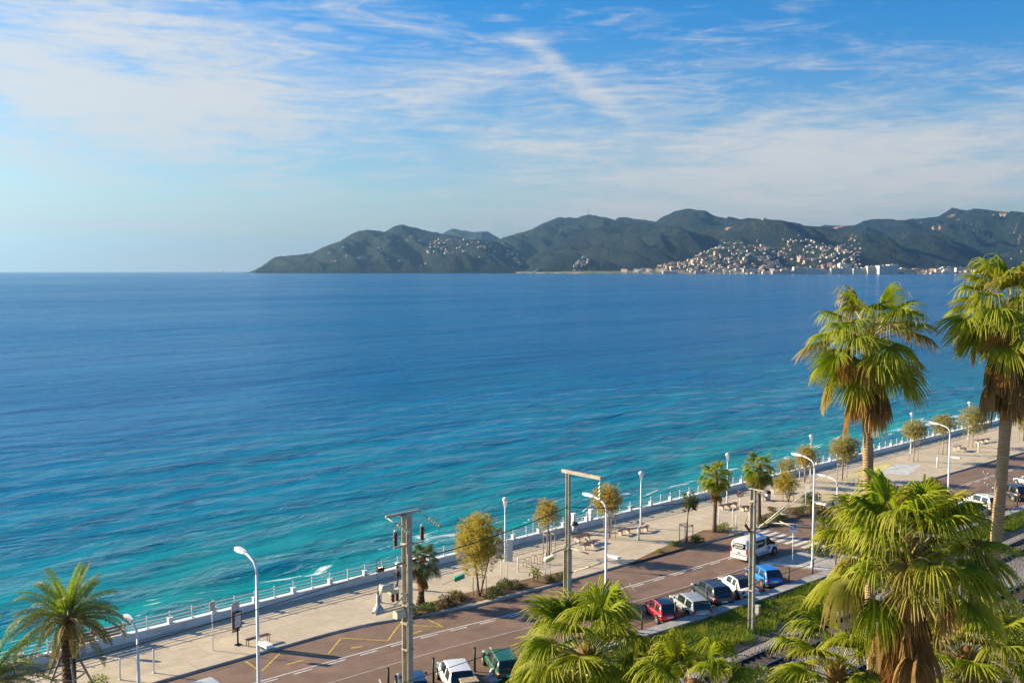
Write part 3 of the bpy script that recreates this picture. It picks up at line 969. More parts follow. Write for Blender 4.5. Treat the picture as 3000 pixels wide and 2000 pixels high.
x1, z1 = L(1151, 1597); x2, z2 = L(1229, 1582)
MB().box(((x1 + x2) / 2, -.22, (z1 + z2) / 2 - .05), (x2 - x1 + .2, .07, .09)).box((0, -.02, (z1 + z2) / 2 - .05), (.5, .52, .12)).build('cross_arm', steel2_m, oA)
for x in (x1, x2):
    z = (z1 + z2) / 2
    q = discs(MB(), (x, -.22, z + .04), (x, -.22, z + .76), 9, .13, 0, .8); q.build('insulator', brown_m, oA)
    MB().tube([(x, -.22, z + .76), (x, -.22, z + .86)], .07, 8).build('insulator_cap', cream_m, oA)
for e, x in zip(ends, (x1, x2)):
    z = (z1 + z2) / 2 + .86
    MB().tube([e, e + Vector((.05, .3, -.55)), Vector((x, -.5, z - .35)), (x, -.22, z)], .014, 4).build('jumper_wire', cable_m, oA)
# cable bracket at the left
xb, zb_ = L(1108, 1662); xp, zp_ = L(1182, 1650)
MB().tube([(xb, 0, zp_), (0, 0, zp_)], .035, 6).build('bracket_arm', steel2_m, oA)
discs(MB(), (xb - .1, -.05, zp_), (xb + .3, -.05, zp_), 4, .15, 0, .8).build('insulator', brown_m, oA)
MB().tube([(xb - .12, 0, zp_ + .1), (xb - .12, 0, zp_ + .5), (xb + .15, 0, zp_ + .5), (xb + .15, 0, zp_ + .1)], .018, 4).build('frame', dark_m, oA)
MB().tube([(xb - .1, 0, zp_ - .05), (xb - .02, 0, zp_ - .7), (xb - .12, -.05, zp_ - 1.2), (xb + .12, -.1, zp_ - 1.75)], .012, 4).build('jumper_wire', cable_m, oA)
xq, zq_ = L(1196, 1644)
discs(MB(), (.2, -.05, zp_ + .05), (.55, -.05, zp_ + .1), 4, .11, 0, .8).build('insulator', brown_m, oA)
# switchgear platform
xg, zg = L(1108, 1795)
MB().box((xg / 2 + .05, -.1, zg), (abs(xg) + .6, .09, .09)).box((xg / 2 + .05, .25, zg), (abs(xg) + .6, .09, .09)).box((.0, .0, zg), (.55, .6, .1)).build('platform', steel2_m, oA)
MB().tube([(xg + .05, .05, zg + .05), (xg + .05, .05, zg + .16), (xg + .05, .05, zg + .4)], [.3, .3, .14], 12).build('bell_housing', grey_m, oA)
discs(MB(), (xg + .05, .05, zg + .38), (xg + .05, .05, zg + .98), 8, .125, 0, .85).build('bushing', grey_m, oA)
MB().tube([(xg + .05, .05, zg + .98), (xg + .05, .05, zg + 1.12)], .04, 8).build('terminal', dark_m, oA)
xd, zd = L(1118, 1735); xe, ze = L(1150, 1738)
MB().tube([(xd, .05, zg + 1.2), (xd + .12, .05, zg + 1.2), (xe, .05, zg + 1.12), (xe + .05, .05, zg + 1.1)], [.17, .2, .19, .1], 12).build('drum', cream_m, oA)
MB().box((xe + .1, .05, zg + .92), (.5, .3, .2)).build('bracket', cream_m, oA)
for dx in (0, .28):
    discs(MB(), (xe + .05 + dx, .05, zg + .36), (xe + .05 + dx, .05, zg + .8), 5, .12, 0, .8).build('insulator', brown_m, oA)
MB().tube([(xe - .1, -.12, zg + .1), (-.1, -.12, zg + .75)], .045, 4).tube([(-.5, -.12, zg + .75), (.05, -.12, zg + .62)], .05, 4).tube([(-.45, -.12, zg + .42), (.02, -.12, zg + .2)], .05, 4).build('strut', cream_m, oA)
MB().box((-.48, .05, zg - .36), (.62, .4, .42), top=.94).box((-.48, -.16, zg - .36), (.4, .03, .3)).build('control_box', cream_m, oA)
MB().box((0, 0, zg - .95), (.52, .56, .1)).box((0, 0, hA * .45), (.5, .5, .06)).build('clamp', steel2_m, oA)
MB().tube([(-.19, .19, .2), (-.19, .19, zg - .5)], .03, 6).tube([(-.12, -.23, .2), (-.12, -.23, hA - 2)], .025, 6).build('conduit', cream_m, oA)

# middle pole
oB = thing('catenary_pole', 'catenary pole with a horizontal top beam and hanging glass insulators', 'pole', PB, ROAD_ROT, 'railway catenary poles')
hB = zrow(PB, 1386) - RZ
zs = zrow(PB, 1600) - RZ
hbeam(MB(), hB, .20, .22).build('column', steel_m, oB)
m = MB(); hbeam(m, zs, .34, .36, -.02, .0); m.box((0, 0, zs - .1), (.5, .5, .12)); m.build('lower_column', steel_m, oB)
MB().box((0, -1.1, hB + .1), (.18, 3.2, .2)).build('top_beam', steel2_m, oB)
discs(MB(), (0, -2.62, hB - .12), (0, -2.62, hB - 1.28), 5, .14).build('insulator', gins_m, oB)
MB().tube([(0, -2.62, hB + .02), (0, -2.62, hB - .14)], .03, 6).build('hanger', steel2_m, oB)
for (a, b, r) in [((0, 0, zs - .05), (-1.5, -.1, zs - .12), .05), ((0, 0, zs + .02), (1.1, -.1, zs + .1), .035), ((0, -.1, zs - .05), (0, -1.7, zs - .1), .05), ((0, -.2, zs - 1.6), (.2, -2.6, zs + .5 - 1.0), .05)]:
    MB().tube([a, b], r, 6).build('bracket_arm', steel2_m, oB)
discs(MB(), (-1.35, -.1, zs - .35), (-2.1, -.1, zs - .45), 5, .17).build('insulator', gins_m, oB)
MB().tube([(-1.7, -.1, zs - .4), (-1.55, -.05, zs - 1.5), (-1.4, -.05, zs - 2.6)], .012, 4).tube([(-1.7, -.1, zs - .3), (-1.85, -.1, zs + .25)], .012, 4).build('jumper_wire', cable_m, oB)
# right pole
oC = thing('catenary_pole', 'cream catenary pole on the grass strip in front of the white van', 'pole', PC, ROAD_ROT, 'railway catenary poles')
hC = zrow(PC, 1434) - RZ
hbeam(MB(), hC, .26, .34, tf=.05).build('column', steel_m, oC)
MB().box((0, -.3, hC + .04), (.2, 1.3, .08)).build('top_beam', steel2_m, oC)
MB().tube([(0, -.2, hC), (.05, -.95, hC - .35)], .03, 6).build('stay', steel2_m, oC)
zc0 = zrow(PC, 1552) - RZ
for (a, b, r, nm) in [((.05, -.2, zc0), (.15, -2.75, zc0 + 2.35), .045, 'cantilever_tube'), ((.1, -1.0, zc0 + .6), (.3, -3.7, zc0 + 3.0), .04, 'cantilever_tube'),
                      ((.1, -1.0, zc0 + .72), (1.0, -3.9, zc0 + .9), .045, 'registration_arm'), ((.1, -2.2, zc0 + 1.55), (.9, -2.9, zc0 + 1.4), .04, 'registration_arm'), ((.3, -2.0, zc0 + .95), (.9, -3.4, zc0 + .4), .035, 'steady_arm')]:
    MB().tube([a, b], r, 6).build(nm, cream_m, oC)
discs(MB(), (.05, -.15, zc0), (.12, -.75, zc0 + .52), 5, .1, 0, .8).build('insulator', grey_m, oC)
discs(MB(), (-.25, .0, zc0 - .1), (-.85, .1, zc0 + .55), 5, .12, 0, .8).build('insulator', brown_m, oC)
MB().tube([(-.85, .1, zc0 + .55), (-.05, 0, zc0 + 2.2)], .03, 6).tube([(-.2, 0, zc0 - .05), (0, 0, zc0 - .05)], .04, 6).build('tension_rod', steel2_m, oC)
for z in (zc0 + .0, zc0 + 2.1, 3.2):
    MB().box((0, 0, z), (.36, .44, .1)).build('clamp', steel2_m, oC)
MB().box((0, 0, -.02), (.7, .7, .25)).build('footing', mat('dark_base', (.05, .045, .04), .9), oC)
o = MB().box((0, 0, .62), (.24, .3, 1.25), top=.96).box((0, 0, 1.27), (.3, .36, .06)).build('relay_box', mat('pale_grey_box', (.48, .44, .38), .7, dirt=.3))
o.location = G(2219, 1822, RZ); o.rotation_euler.z = ROAD_ROT
tag(o, 'narrow grey relay box standing beside the right catenary pole', 'box')
# mast beyond the right edge: its cantilever reaches into view
oE = thing('catenary_pole', 'crossed pale cantilever tubes of a catenary pole at the right edge', 'pole', PE, ROAD_ROT, 'railway catenary poles')
LE = lambda px, py: loc_on(PE, px, py)
hbeam(MB(), 9.5, .3, .34).build('column', steel_m, oE)
for (p, q) in [((2862, 1378), (3075, 1585)), ((2875, 1384), (3060, 1408)), ((2866, 1410), (2990, 1530)), ((2875, 1416), (3060, 1412))]:
    (xa, za), (xb2, zb2) = LE(*p), LE(*q)
    MB().tube([(xa, -.6, za), (xb2, 0, zb2)], .05, 6).build('cantilever_tube', cream_m, oE)


# ---- overhead cables -------------------------------------------------------
def cable(a, b, sag, r, label, n=18, group='overhead railway cables'):
    a, b = Vector(a), Vector(b)
    pts = [a.lerp(b, i / n) - Vector((0, 0, 4 * sag * (i / n) * (1 - i / n))) for i in range(n + 1)]
    tag(MB().tube(pts, r, 5).build('overhead_cable', cable_m), label, 'cable', group)


cA = PA + U * xb * .2 + Vector((0, 0, zp_ + .05)); cB = PB + Vector((0, 0, zrow(PB, 1484) - RZ)); cC = PC + Vector((0, 0, hC + .05))
xo, zo = loc_on(PA, 255, 1921)
cable(cA, cB, .25, .03, 'black feeder cable between the switchgear pole and the middle pole')
cable(cB, cC, .5, .024, 'black feeder cable from the middle pole to the right pole')
cable(PA + U * xo * 1.15 + Vector((0, 0, zo - .15)), cA, .15, .022, 'black feeder cable running left along the sea wall')
ec = [PA + Matrix.Rotation(ROAD_ROT, 3, 'Z') @ e for e in ends]
for i, (sc_, z, la) in enumerate([(-37.1, 5.1, 'thin contact wire above the seaward track'), (-37.1, 6.3, 'thin carrier wire above the seaward track'), (-31.3, 5.1, 'thin contact wire above the nearer track'), (-31.3, 6.3, 'thin carrier wire above the nearer track')]):
    cable(ST(rs(10, sc_), 10, z), ST(rs(130, sc_), 130, z), .0, .018, la)
cable(ec[1], PB + U * .2 - N * -.3 + Vector((0, 0, hB - 1.2)), .2, .012, 'thin wire from the top glass insulators to the middle pole')
# insulator hanging on its own line above the promenade edge
pI = at_depth(1345, 1693, 56.0)
o = thing('insulator_string', 'dark green glass insulator string hanging in front of the promenade', 'insulator', pI, ROAD_ROT)
discs(MB(), (-.35, 0, 0), (.35, 0, .08), 5, .17).build('insulator_disc', dgins_m, o)
MB().tube([(-1.2, 0, -.12), (-.35, 0, 0)], .012, 4).tube([(.35, 0, .08), (1.2, .1, .3)], .012, 4).build('wire', cable_m, o)

# ---- signs, posts, benches, bins ------------------------------------------
postw_m = white_m
blue_m = mat('sign_blue', (.02, .10, .50), .4, var=.05)
red_m = mat('sign_red', (.55, .03, .03), .4, var=.05)
black_m = mat('black_enamel', (.018, .018, .02), .4, var=.1)
paper_m = mat('pale_print', (.62, .63, .62), .5, var=.2, scale=9)


def bollard(px, py, top, label, r=.055, mtl=None, name='bollard', group='slim white posts on the promenade'):
    b = G(px, py, PZ); h = zrow(b, top) - PZ
    o = thing(name, label, 'post', b, 0, group)
    MB().tube([(0, 0, 0), (0, 0, h - .03), (0, 0, h)], [r, r, r * .6], 10).build('shaft', mtl or postw_m, o)
    MB().tube([(0, 0, 0), (0, 0, .05)], r * 1.5, 10).build('base', mtl or postw_m, o)
    return o


for (x, y, t, la) in [(352, 1990, 1928, 'slim white post on the promenade right of the date palm'), (451, 1970, 1900, 'slim white post right of the short street lamp'), (1518, 1674, 1633, 'slim white post left of the bicycle racks'),
                      (2107, 1543, 1485, 'slim white post just right of the left mid palm trunk'), (2147, 1536, 1488, 'slim white post left of the round red sign'), (2157, 1553, 1507, 'slim white post nearest the kerb behind the van'), (2195, 1543, 1498, 'slim white post beside the right catenary pole')]:
    bollard(x, y, t, la)
for (x, y, t, la) in [(1871, 1581, 1544, 'thick white bollard in front of the wavy bench'), (2746, 1367, 1339, 'white bollard alone on the far promenade'), (2867, 1323, 1295, 'white bollard near the far picnic tables')]:
    bollard(x, y, t, la, .11, group='thick white bollards')
bollard(1116, 1765, 1710, 'white post behind the switchgear of the tall pole', .09, group='thick white bollards')


def signpost(px, py, top, label, face, name='sign_post', r=.035, cat='sign'):
    b = G(px, py, PZ if face != 'cross' else .14); h = zrow(b, top) - b.z
    o = thing(name, label, cat, b, 0)
    MB().tube([(0, 0, 0), (0, 0, h)], r, 8).build('post', postw_m, o)
    return o, h


o, h = signpost(2322, 1648, 1534, 'blue and white pedestrian crossing sign by the zebra crossing', 'cross')
fr = Matrix.Rotation(R(-18), 4, 'Z')


def facing(o, ang): o.rotation_euler.z = ang


facing(o, R(-12))
MB().box((0, -.05, h - .28), (.62, .03, .62)).build('panel', white_m, o)
MB().box((0, -.068, h - .24), (.52, .008, .50)).build('blue_field', blue_m, o)
MB().add([(-.2, -.074, h - .44), (.2, -.074, h - .44), (0, -.074, h - .05)], [(0, 1, 2)]).build('white_triangle', white_m, o)
wk = MB().ball((.0, -.078, h - .2), .028, 6, 4).tube([(0, -.078, h - .23), (0, -.078, h - .33)], .022, 4).tube([(0, -.078, h - .32), (.07, -.078, h - .42)], .016, 4).tube([(0, -.078, h - .32), (-.06, -.078, h - .42)], .016, 4)
wk.build('walker_symbol', black_m, o)
MB().box((0, -.05, h - .72), (.56, .025, .22)).build('lower_plate', white_m, o)

o, h = signpost(2167, 1523, 1436, 'round red-ringed sign on a white post near the mid palms', 'r')
facing(o, R(-14))
rm = Matrix.Rotation(R(90), 4, 'X')
MB().tube([(0, -.03, h - .32), (0, -.06, h - .32)], .36, 20, smooth=False).build('panel', white_m, o)
ring = MB()
for i in range(24):
    a, b2 = 2 * math.pi * i / 24, 2 * math.pi * (i + 1) / 24
    ring.add([(math.cos(q) * rr, -.064, h - .32 + math.sin(q) * rr) for q, rr in ((a, .36), (b2, .36), (b2, .27), (a, .27))], [(0, 1, 2, 3)])
ring.box((0, -.068, h - .32), (.5, .006, .07)); ring.v[-8:] = [(x * math.cos(.8) - (z - h + .32) * math.sin(.8), y, h - .32 + x * math.sin(.8) + (z - h + .32) * math.cos(.8)) for x, y, z in ring.v[-8:]]
ring.build('red_ring', red_m, o)
MB().box((.0, -.066, h - .30), (.16, .004, .20)).build('black_symbol', black_m, o)
o, h = signpost(283, 1915, 1832, 'round red-ringed lifebuoy sign beside the date palm', 'r')
facing(o, R(14))
tor = MB()
for i in range(18):
    a, b2 = 2 * math.pi * i / 18, 2 * math.pi * (i + 1) / 18
    tor.tube([(math.cos(a) * .27, -.06, h - .3 + math.sin(a) * .27), (math.cos(b2) * .27, -.06, h - .3 + math.sin(b2) * .27)], .075, 6, caps=False)
tor.build('red_ring', mat('lifebuoy_red', (.55, .10, .05), .5, var=.15), o)
MB().box((0, -.02, h - .3), (.5, .03, .55)).build('panel', white_m, o)

# bus stop information totem
b = G(697, 1888, PZ); hh = zrow(b, 1757) - PZ
o = thing('bus_stop_sign', 'black framed bus stop timetable board on a dark post', 'sign', b, R(58))
MB().tube([(0, 0, 0), (0, 0, hh * .42)], .06, 8).box((0, 0, .03), (.4, .3, .06)).build('post', black_m, o)
MB().box((0, 0, hh * .56), (.72, .08, hh * .36)).build('frame', black_m, o)
MB().box((0, -.045, hh * .56), (.56, .01, hh * .31)).build('timetable', paper_m, o)
MB().box((-.05, .12, hh * .60), (.70, .04, hh * .62)).build('back_panel', mat('ochre_panel', (.50, .42, .28), .6), o)
MB().box((-.05, .095, hh * .86), (.60, .01, hh * .2)).build('header', paper_m, o)
MB().ball((0, 0, hh * .76), .05, 8, 5).ball((-.05, .12, hh * .93), .05, 8, 5).build('finial', black_m, o)
o, h = signpost(624, 1904, 1760, 'slim white post with a small pale panel left of the timetable board', 'p')
facing(o, R(50)); MB().box((0, -.05, h - .32), (.42, .03, .62)).build('panel', mat('ochre_pale_panel', (.58, .55, .46), .6), o)
o, h = signpost(1469, 1722, 1640, 'white post with two pale banner panels behind the yellow tamarisk', 'p')
MB().box((-.25, .1, h + .95), (.45, .03, 1.75)).build('banner', white_m, o)
MB().box((.65, .9, h + .55), (.5, .03, 1.75)).build('banner', white_m, o)
MB().tube([(0, 0, h - .05), (0, 0.05, h + 1.8)], .03, 6).tube([(.45, .9, .0), (.45, .9, h + 1.5)], .03, 6).build('mast', white_m, o)
o, h = signpost(1598, 1707, 1615, 'white post with a small leaning plate right of the young palms', 'p')
MB().box((.08, -.04, h - .45), (.16, .02, .85)).build('panel', white_m, o)
o, h = signpost(2360, 1498, 1420, 'white post with a rectangular white panel behind the crossing', 'p')
facing(o, R(-30)); MB().box((.16, -.04, h - .38), (.46, .03, .72)).build('panel', white_m, o)
o, h = signpost(2342, 1420, 1371, 'white post with a small square panel in front of the orange tamarisk', 'p')
MB().box((0, -.04, h - .15), (.36, .03, .36)).build('panel', white_m, o)

# benches
redw_m = mat('red_brown_bench_slat', (.14, .06, .045), .5, var=.2, scale=4)
b = G(756, 1884, PZ)
o = thing('bench', 'thin red-brown metal bench by the bus stop', 'bench', b, ROAD_ROT)
for y in (-.16, -.05, .06, .17): MB().box((0, y, .47), (1.75, .09, .035)).build('slat', redw_m, o)
for x in (-.78, .78):
    MB().tube([(x, -.15, 0), (x, -.15, .45), (x, .15, .45), (x, .15, 0)], .028, 6).build('leg', redw_m, o)


def wavy_bench(a, bq, amp, label, w=.45, legs=4, name='wavy_bench'):
    a, bq = G(*a, PZ), G(*bq, PZ)
    d = bq - a; ln = d.length
    o = thing(name, label, 'bench', a, math.atan2(d.y, d.x), 'curved slatted benches')
    n = 26
    for k in range(5):
        y = (k - 2) * w / 5
        pts = [(ln * i / n, y + amp * math.sin(2 * math.pi * i / n), .47 + .03 * math.sin(4 * math.pi * i / n)) for i in range(n + 1)]
        m = MB()
        for p, q in zip(pts, pts[1:]):
            m.add([(p[0], p[1] - .038, p[2]), (q[0], q[1] - .038, q[2]), (q[0], q[1] + .038, q[2]), (p[0], p[1] + .038, p[2]), (p[0], p[1] - .038, p[2] - .05), (q[0], q[1] - .038, q[2] - .05), (q[0], q[1] + .038, q[2] - .05), (p[0], p[1] + .038, p[2] - .05)],
                  [(0, 1, 2, 3), (4, 5, 1, 0), (3, 2, 6, 7)])
        m.build('slat', redw_m, o)
    for i in range(legs):
        q = (i + .5) / legs
        MB().box((ln * q, amp * math.sin(2 * math.pi * q), .2), (.16, w * .8, .42)).build('leg', mat('bench_concrete', (.55, .48, .38), .8, dirt=.2), o)


wavy_bench((1812, 1570), (1898, 1551), .32, 'long wavy red-brown bench on pale legs in the sunny plaza')
wavy_bench((2110, 1494), (2156, 1482), .18, 'short curved dark bench right of the left mid palm', .6, 3)
wavy_bench((2170, 1497), (2194, 1493), .05, 'short dark bench beside the round red sign', .6, 2)
wavy_bench((2858, 1300), (2897, 1292), .12, 'far curved bench under the last big tamarisk', .5, 3)


def table(px, py, lx, ly, hz, label, top=None, group='slatted tables and benches of the plaza', rot=ROAD_ROT, cat='table', name='picnic_table'):
    o = thing(name, label, cat, G(px, py, PZ), rot, group)
    n = max(3, int(ly / .13))
    for k in range(n): MB().box((0, -ly / 2 + (k + .5) * ly / n, hz), (lx, ly / n * .82, .05)).build('slat', top or redw_m, o)
    for x in (-lx * .36, lx * .36):
        MB().box((x, 0, hz / 2), (.1, ly * .7, hz - .05)).build('leg', conc_m, o)


table(1706, 1590, 1.9, .85, .74, 'slatted table just right of the middle catenary pole')
table(1724, 1606, 1.6, .42, .46, 'low slatted seat in front of the slatted table', cat='bench', name='plaza_seat')
table(1700, 1583, 1.9, .4, .46, 'low slatted seat behind the slatted table', cat='bench', name='plaza_seat')
pale_t = mat('pale_wood_top', (.42, .36, .29), .7, var=.15)
table(2803, 1320, 1.9, .8, .74, 'far picnic table beside the lamp post between the tall palms', pale_t, 'far picnic furniture')
table(2822, 1322, 1.5, .5, .5, 'far low seat right of the far picnic table', pale_t, 'far picnic furniture', cat='bench', name='plaza_seat')
table(2272, 1443, 1.9, .8, .74, 'pale slatted table behind the right mid palm', pale_t, 'far picnic furniture')
table(2236, 1466, .7, .5, .46, 'small square stool behind the right mid palm', pale_t, 'far picnic furniture', cat='stool', name='stool')
table(2148, 1558, 1.2, .4, .46, 'small ochre seat between the posts behind the van', pale_t, 'far picnic furniture', cat='bench', name='plaza_seat')


def bin_(px, py, h, label):
    o = thing('litter_bin', label, 'bin', G(px, py, PZ), .4, 'litter bins on the promenade')
    MB().tube([(0, 0, .08), (0, 0, h * .72)], [.27, .30], 12).build('body', mat('bin_grey', (.50, .54, .56), .5), o)
    MB().tube([(0, 0, h * .72), (0, 0, h * .86), (0, 0, h)], [.32, .33, .2], 12).build('lid', black_m, o)
    MB().tube([(0, 0, 0), (0, 0, .1)], .24, 12).build('foot', black_m, o)


bin_(1684, 1562, 1.15, 'litter bin with a dark lid beside the beach gate')
bin_(2250, 1464, 1.05, 'litter bin behind the right mid palm')


def racks(pts, label, r=.03, w=.75, ang=R(15)):
    for i, (x, y) in enumerate(pts):
        o = thing('bicycle_rack', ('leftmost ', 'second from left ', 'middle ', 'second from right ', 'rightmost ')[i] + label, 'bike rack', G(x, y, PZ), ang, 'bicycle hoops ' + label.split(' ', 3)[-1][:30])
        MB().tube([(-w / 2, 0, 0), (-w / 2, 0, .55), (-w / 2 + .12, 0, .72), (0, 0, .78), (w / 2 - .12, 0, .72), (w / 2, 0, .55), (w / 2, 0, 0)], r, 6).build('hoop', mat('rack_steel', (.50, .40, .30), .5, .3), o)
        for s_ in (-1, 1): MB().tube([(s_ * w / 2, 0, 0), (s_ * w / 2, 0, .02)], .07, 8).build('foot_plate', dark_m, o)


racks([(1530, 1662), (1545, 1657), (1562, 1652), (1578, 1648), (1594, 1643)], 'bare steel bicycle hoop on the plaza behind the young palms')
racks([(2508, 1418), (2523, 1414), (2538, 1409), (2553, 1404), (2568, 1400)], 'thin steel bicycle hoop left of the tall palm trunk', .022)
# drink fountain / hooked shower post on the wall
o = thing('beach_shower', 'hooked white beach shower post standing behind the sea wall', 'shower', G(1562, 1580, PZ) + Vector((0, 0, -.1)), ROAD_ROT)
MB().tube([(0, 0, -.5), (0, 0, 2.0), (-.12, 0, 2.15), (-.55, 0, 2.12)], .04, 8).build('pipe', white_m, o)
MB().tube([(-.55, 0, 2.12), (-.58, 0, 2.02)], [.05, .1], 8).build('shower_head', white_m, o)
# tan cabinet on the railway side, with an orange box on its flank
b = G(1374, 2046, RZ + .9)
o = thing('trackside_cabinet', 'tan concrete trackside cabinet below the white parked car', 'cabinet', at_depth(1374, 1990, 57.2) + Vector((0, 0, -1.25)), R(18))
MB().box((0, 0, .6), (.92, .62, 1.2)).build('body', mat('tan_concrete', (.36, .27, .17), .8, dirt=.3), o)
MB().box((0, 0, 1.23), (1.02, .72, .07)).build('lid', mat('tan_lid', (.42, .33, .2), .8), o)
MB().box((-.52, -.2, .8), (.1, .25, .4)).build('orange_plate', mat('orange_plastic', (.75, .18, .03), .4), o)
o = tag(MB().tube([(0, 0, -1), (0, 0, .55), (.1, .05, .75), (.3, .1, .75), (.36, .12, .5)], .1, 8).build('vent_pipe', white_m), 'white bent vent pipe at the end of the parapet', 'pipe')
o.location = G(1436, 1996, 0)
# ------------------------------------------------------------------ vegetation
def leaf_mat(name, stops, hue=.12, trans=.42, attr='tip', rough=.6, dry=None):
    """leaf colour runs along the blade (attribute tip), shifts from leaf to leaf, and lets light through"""
    t = NT(name)
    at = t.N('ShaderNodeAttribute'); at.attribute_name = attr
    rp = t.N('ShaderNodeValToRGB')
    while len(rp.color_ramp.elements) < len(stops): rp.color_ramp.elements.new(.5)
    for e, (p, c) in zip(rp.color_ramp.elements, stops): e.position = p; e.color = (*c, 1)
    t.l.new(at.outputs['Fac'], rp.inputs['Fac'])
    oi = t.N('ShaderNodeObjectInfo')
    c = rp.outputs['Color']
    if dry: c = t.mix(t.ramp(oi.outputs['Random'], .45, 1.0, 0, .75), c, (*dry, 1))
    nz = t.noise(t.N('ShaderNodeTexCoord').outputs['Object'], 3.0, 3)
    c = t.mix(t.ramp(nz, .35, .7, 0, hue * 3), c, t.mix(1.0, c, (.55, .62, .45, 1), 'MULTIPLY'))
    p = t.N('ShaderNodeBsdfPrincipled')
    t.put(p.inputs['Base Color'], c); p.inputs['Roughness'].default_value = rough; p.inputs['Specular IOR Level'].default_value = .2
    tr = t.N('ShaderNodeBsdfTranslucent'); t.put(tr.inputs['Color'], t.mix(1.0, c, (1.25, 1.3, .8, 1), 'MULTIPLY'))
    ms = t.N('ShaderNodeMixShader'); ms.inputs[0].default_value = trans
    t.l.new(p.outputs[0], ms.inputs[1]); t.l.new(tr.outputs[0], ms.inputs[2])
    return t.done(ms.outputs[0])


fan_m = leaf_mat('fan_palm_green', [(0, (.30, .30, .06)), (.25, (.21, .28, .016)), (.62, (.32, .37, .02)), (.88, (.44, .44, .05)), (1.0, (.56, .48, .18))], .14, .5, dry=(.36, .35, .025))
fan2_m = leaf_mat('fan_palm_yellowing', [(0, (.30, .25, .06)), (.3, (.24, .24, .035)), (.7, (.34, .28, .05)), (1.0, (.52, .38, .16))], .16, .4, dry=(.35, .26, .07))
dead_m = leaf_mat('dead_palm_thatch', [(0, (.40, .23, .09)), (.4, (.46, .27, .10)), (.8, (.56, .36, .16)), (1.0, (.64, .48, .27))], .3, .5, rough=.7, dry=(.36, .20, .08))
date_m = leaf_mat('date_palm_leaf', [(0, (.24, .22, .05)), (.5, (.19, .21, .06)), (1.0, (.32, .28, .12))], .2, .35, dry=(.36, .24, .08))
datec_m = leaf_mat('date_palm_young_leaf', [(0, (.22, .29, .02)), (.6, (.20, .28, .025)), (1.0, (.28, .32, .06))], .2, .4)
silver_m = leaf_mat('silver_fan_leaf', [(0, (.2, .24, .10)), (.5, (.16, .23, .12)), (1.0, (.32, .33, .2))], .2, .35)
petiole_m = mat('palm_petiole', (.36, .34, .12), .5, var=.2, scale=4)


def trunk_mat(name, c, c2, ring):
    t = NT(name)
    oc = t.N('ShaderNodeTexCoord').outputs['Object']
    sp = t.N('ShaderNodeSeparateXYZ'); t.put(sp.inputs[0], oc)
    nz = t.noise(oc, 5, 5, .65)
    w = t.math('SINE', t.math('ADD', t.math('MULTIPLY', sp.outputs[2], ring), t.math('MULTIPLY', nz, 9)))
    col_ = t.mix(t.math('MULTIPLY', t.ramp(w, -.6, .8), t.ramp(t.noise(oc, 2.3, 4), .3, .7, .25, .9)), (*c2, 1), (*c, 1))
    col_ = t.mix(t.math('MULTIPLY', t.ramp(t.noise(oc, 1.1, 5), .5, .75), .5), col_, (c2[0] * .6, c2[1] * .6, c2[2] * .6, 1))
    return t.done(t.principled(col_, .9, 0, t.bump(t.math('ADD', w, nz), .7, .04), .2))


trunk_m = trunk_mat('palm_trunk_tan', (.52, .36, .20), (.40, .27, .15), 62)
trunk2_m = trunk_mat('palm_trunk_grey', (.30, .22, .16), (.20, .145, .105), 48)
trunk3_m = trunk_mat('date_trunk', (.26, .17, .095), (.09, .06, .04), 22)


def fan_frond(e, Lp, Lb, nseg, spread, droop, bend, rs_, cup=.25, pleat=.010, wmul=1.0, torn=.0):
    """a fan leaf at azimuth 0: stalk from the trunk, pleated blade, free drooping tips"""
    m = MB()
    d0 = Vector((math.cos(e), 0, math.sin(e)))
    pos = Vector((.10, 0, 0)); pts = [pos.copy()]
    n = 6
    ang = e
    for i in range(n):
        ang = e - bend * ((i + 1) / n) ** 1.5
        pos = pos + Vector((math.cos(ang), 0, math.sin(ang))) * (Lp / n); pts.append(pos.copy())
    m.tube(pts, [.035, .028, .022, .02, .018, .016, .014], 4, 1, False)
    d = Vector((math.cos(ang), 0, math.sin(ang))); s = Vector((0, 1, 0)); up = d.cross(s) * -1
    if up.z < 0 and abs(e) < 1.4: up = -up
    dphi = 2 * spread / (nseg - 1)
    st = [0.02, .22, .42, .60, .78, .92, 1.0]
    wd = [.02, .22, .40, .42, .26, .12, .01]
    for k in range(nseg):
        phi = -spread + k * dphi
        L_ = Lb * (.62 + .38 * math.cos(phi * .72)) * rs_.uniform(.9, 1.06)
        dr = (d * math.cos(phi) + s * math.sin(phi) + up * cup * (1 - math.cos(phi)) * .5).normalized()
        wv = (-d * math.sin(phi) + s * math.cos(phi))
        q = pos.copy(); prev = 0
        V, A = [], []
        dk = droop * rs_.uniform(.7, 1.35); sw = rs_.uniform(-.12, .12)
        if rs_.random() < torn: L_ *= rs_.uniform(.4, .8)
        for r, w in zip(st, wd):
            g = dk * max(0, r - .34) ** 1.15 * 2.6
            dir_ = (dr + Vector((0, 0, -1)) * g + wv * sw * r).normalized()
            q = q + dir_ * L_ * (r - prev); prev = r
            hw = w * L_ * dphi * .52 * wmul + .002
            pz = pleat * L_ * (4 * r * (1 - r)) + .004
            V += [q - wv * hw - up * pz, q + up * pz, q + wv * hw - up * pz]; A += [r, r, r]
        F = []
        for i in range(len(st) - 1):
            F += [(3 * i, 3 * i + 1, 3 * i + 4, 3 * i + 3), (3 * i + 1, 3 * i + 2, 3 * i + 5, 3 * i + 4)]
        m.add(V, F, 0, False, A)
    return m


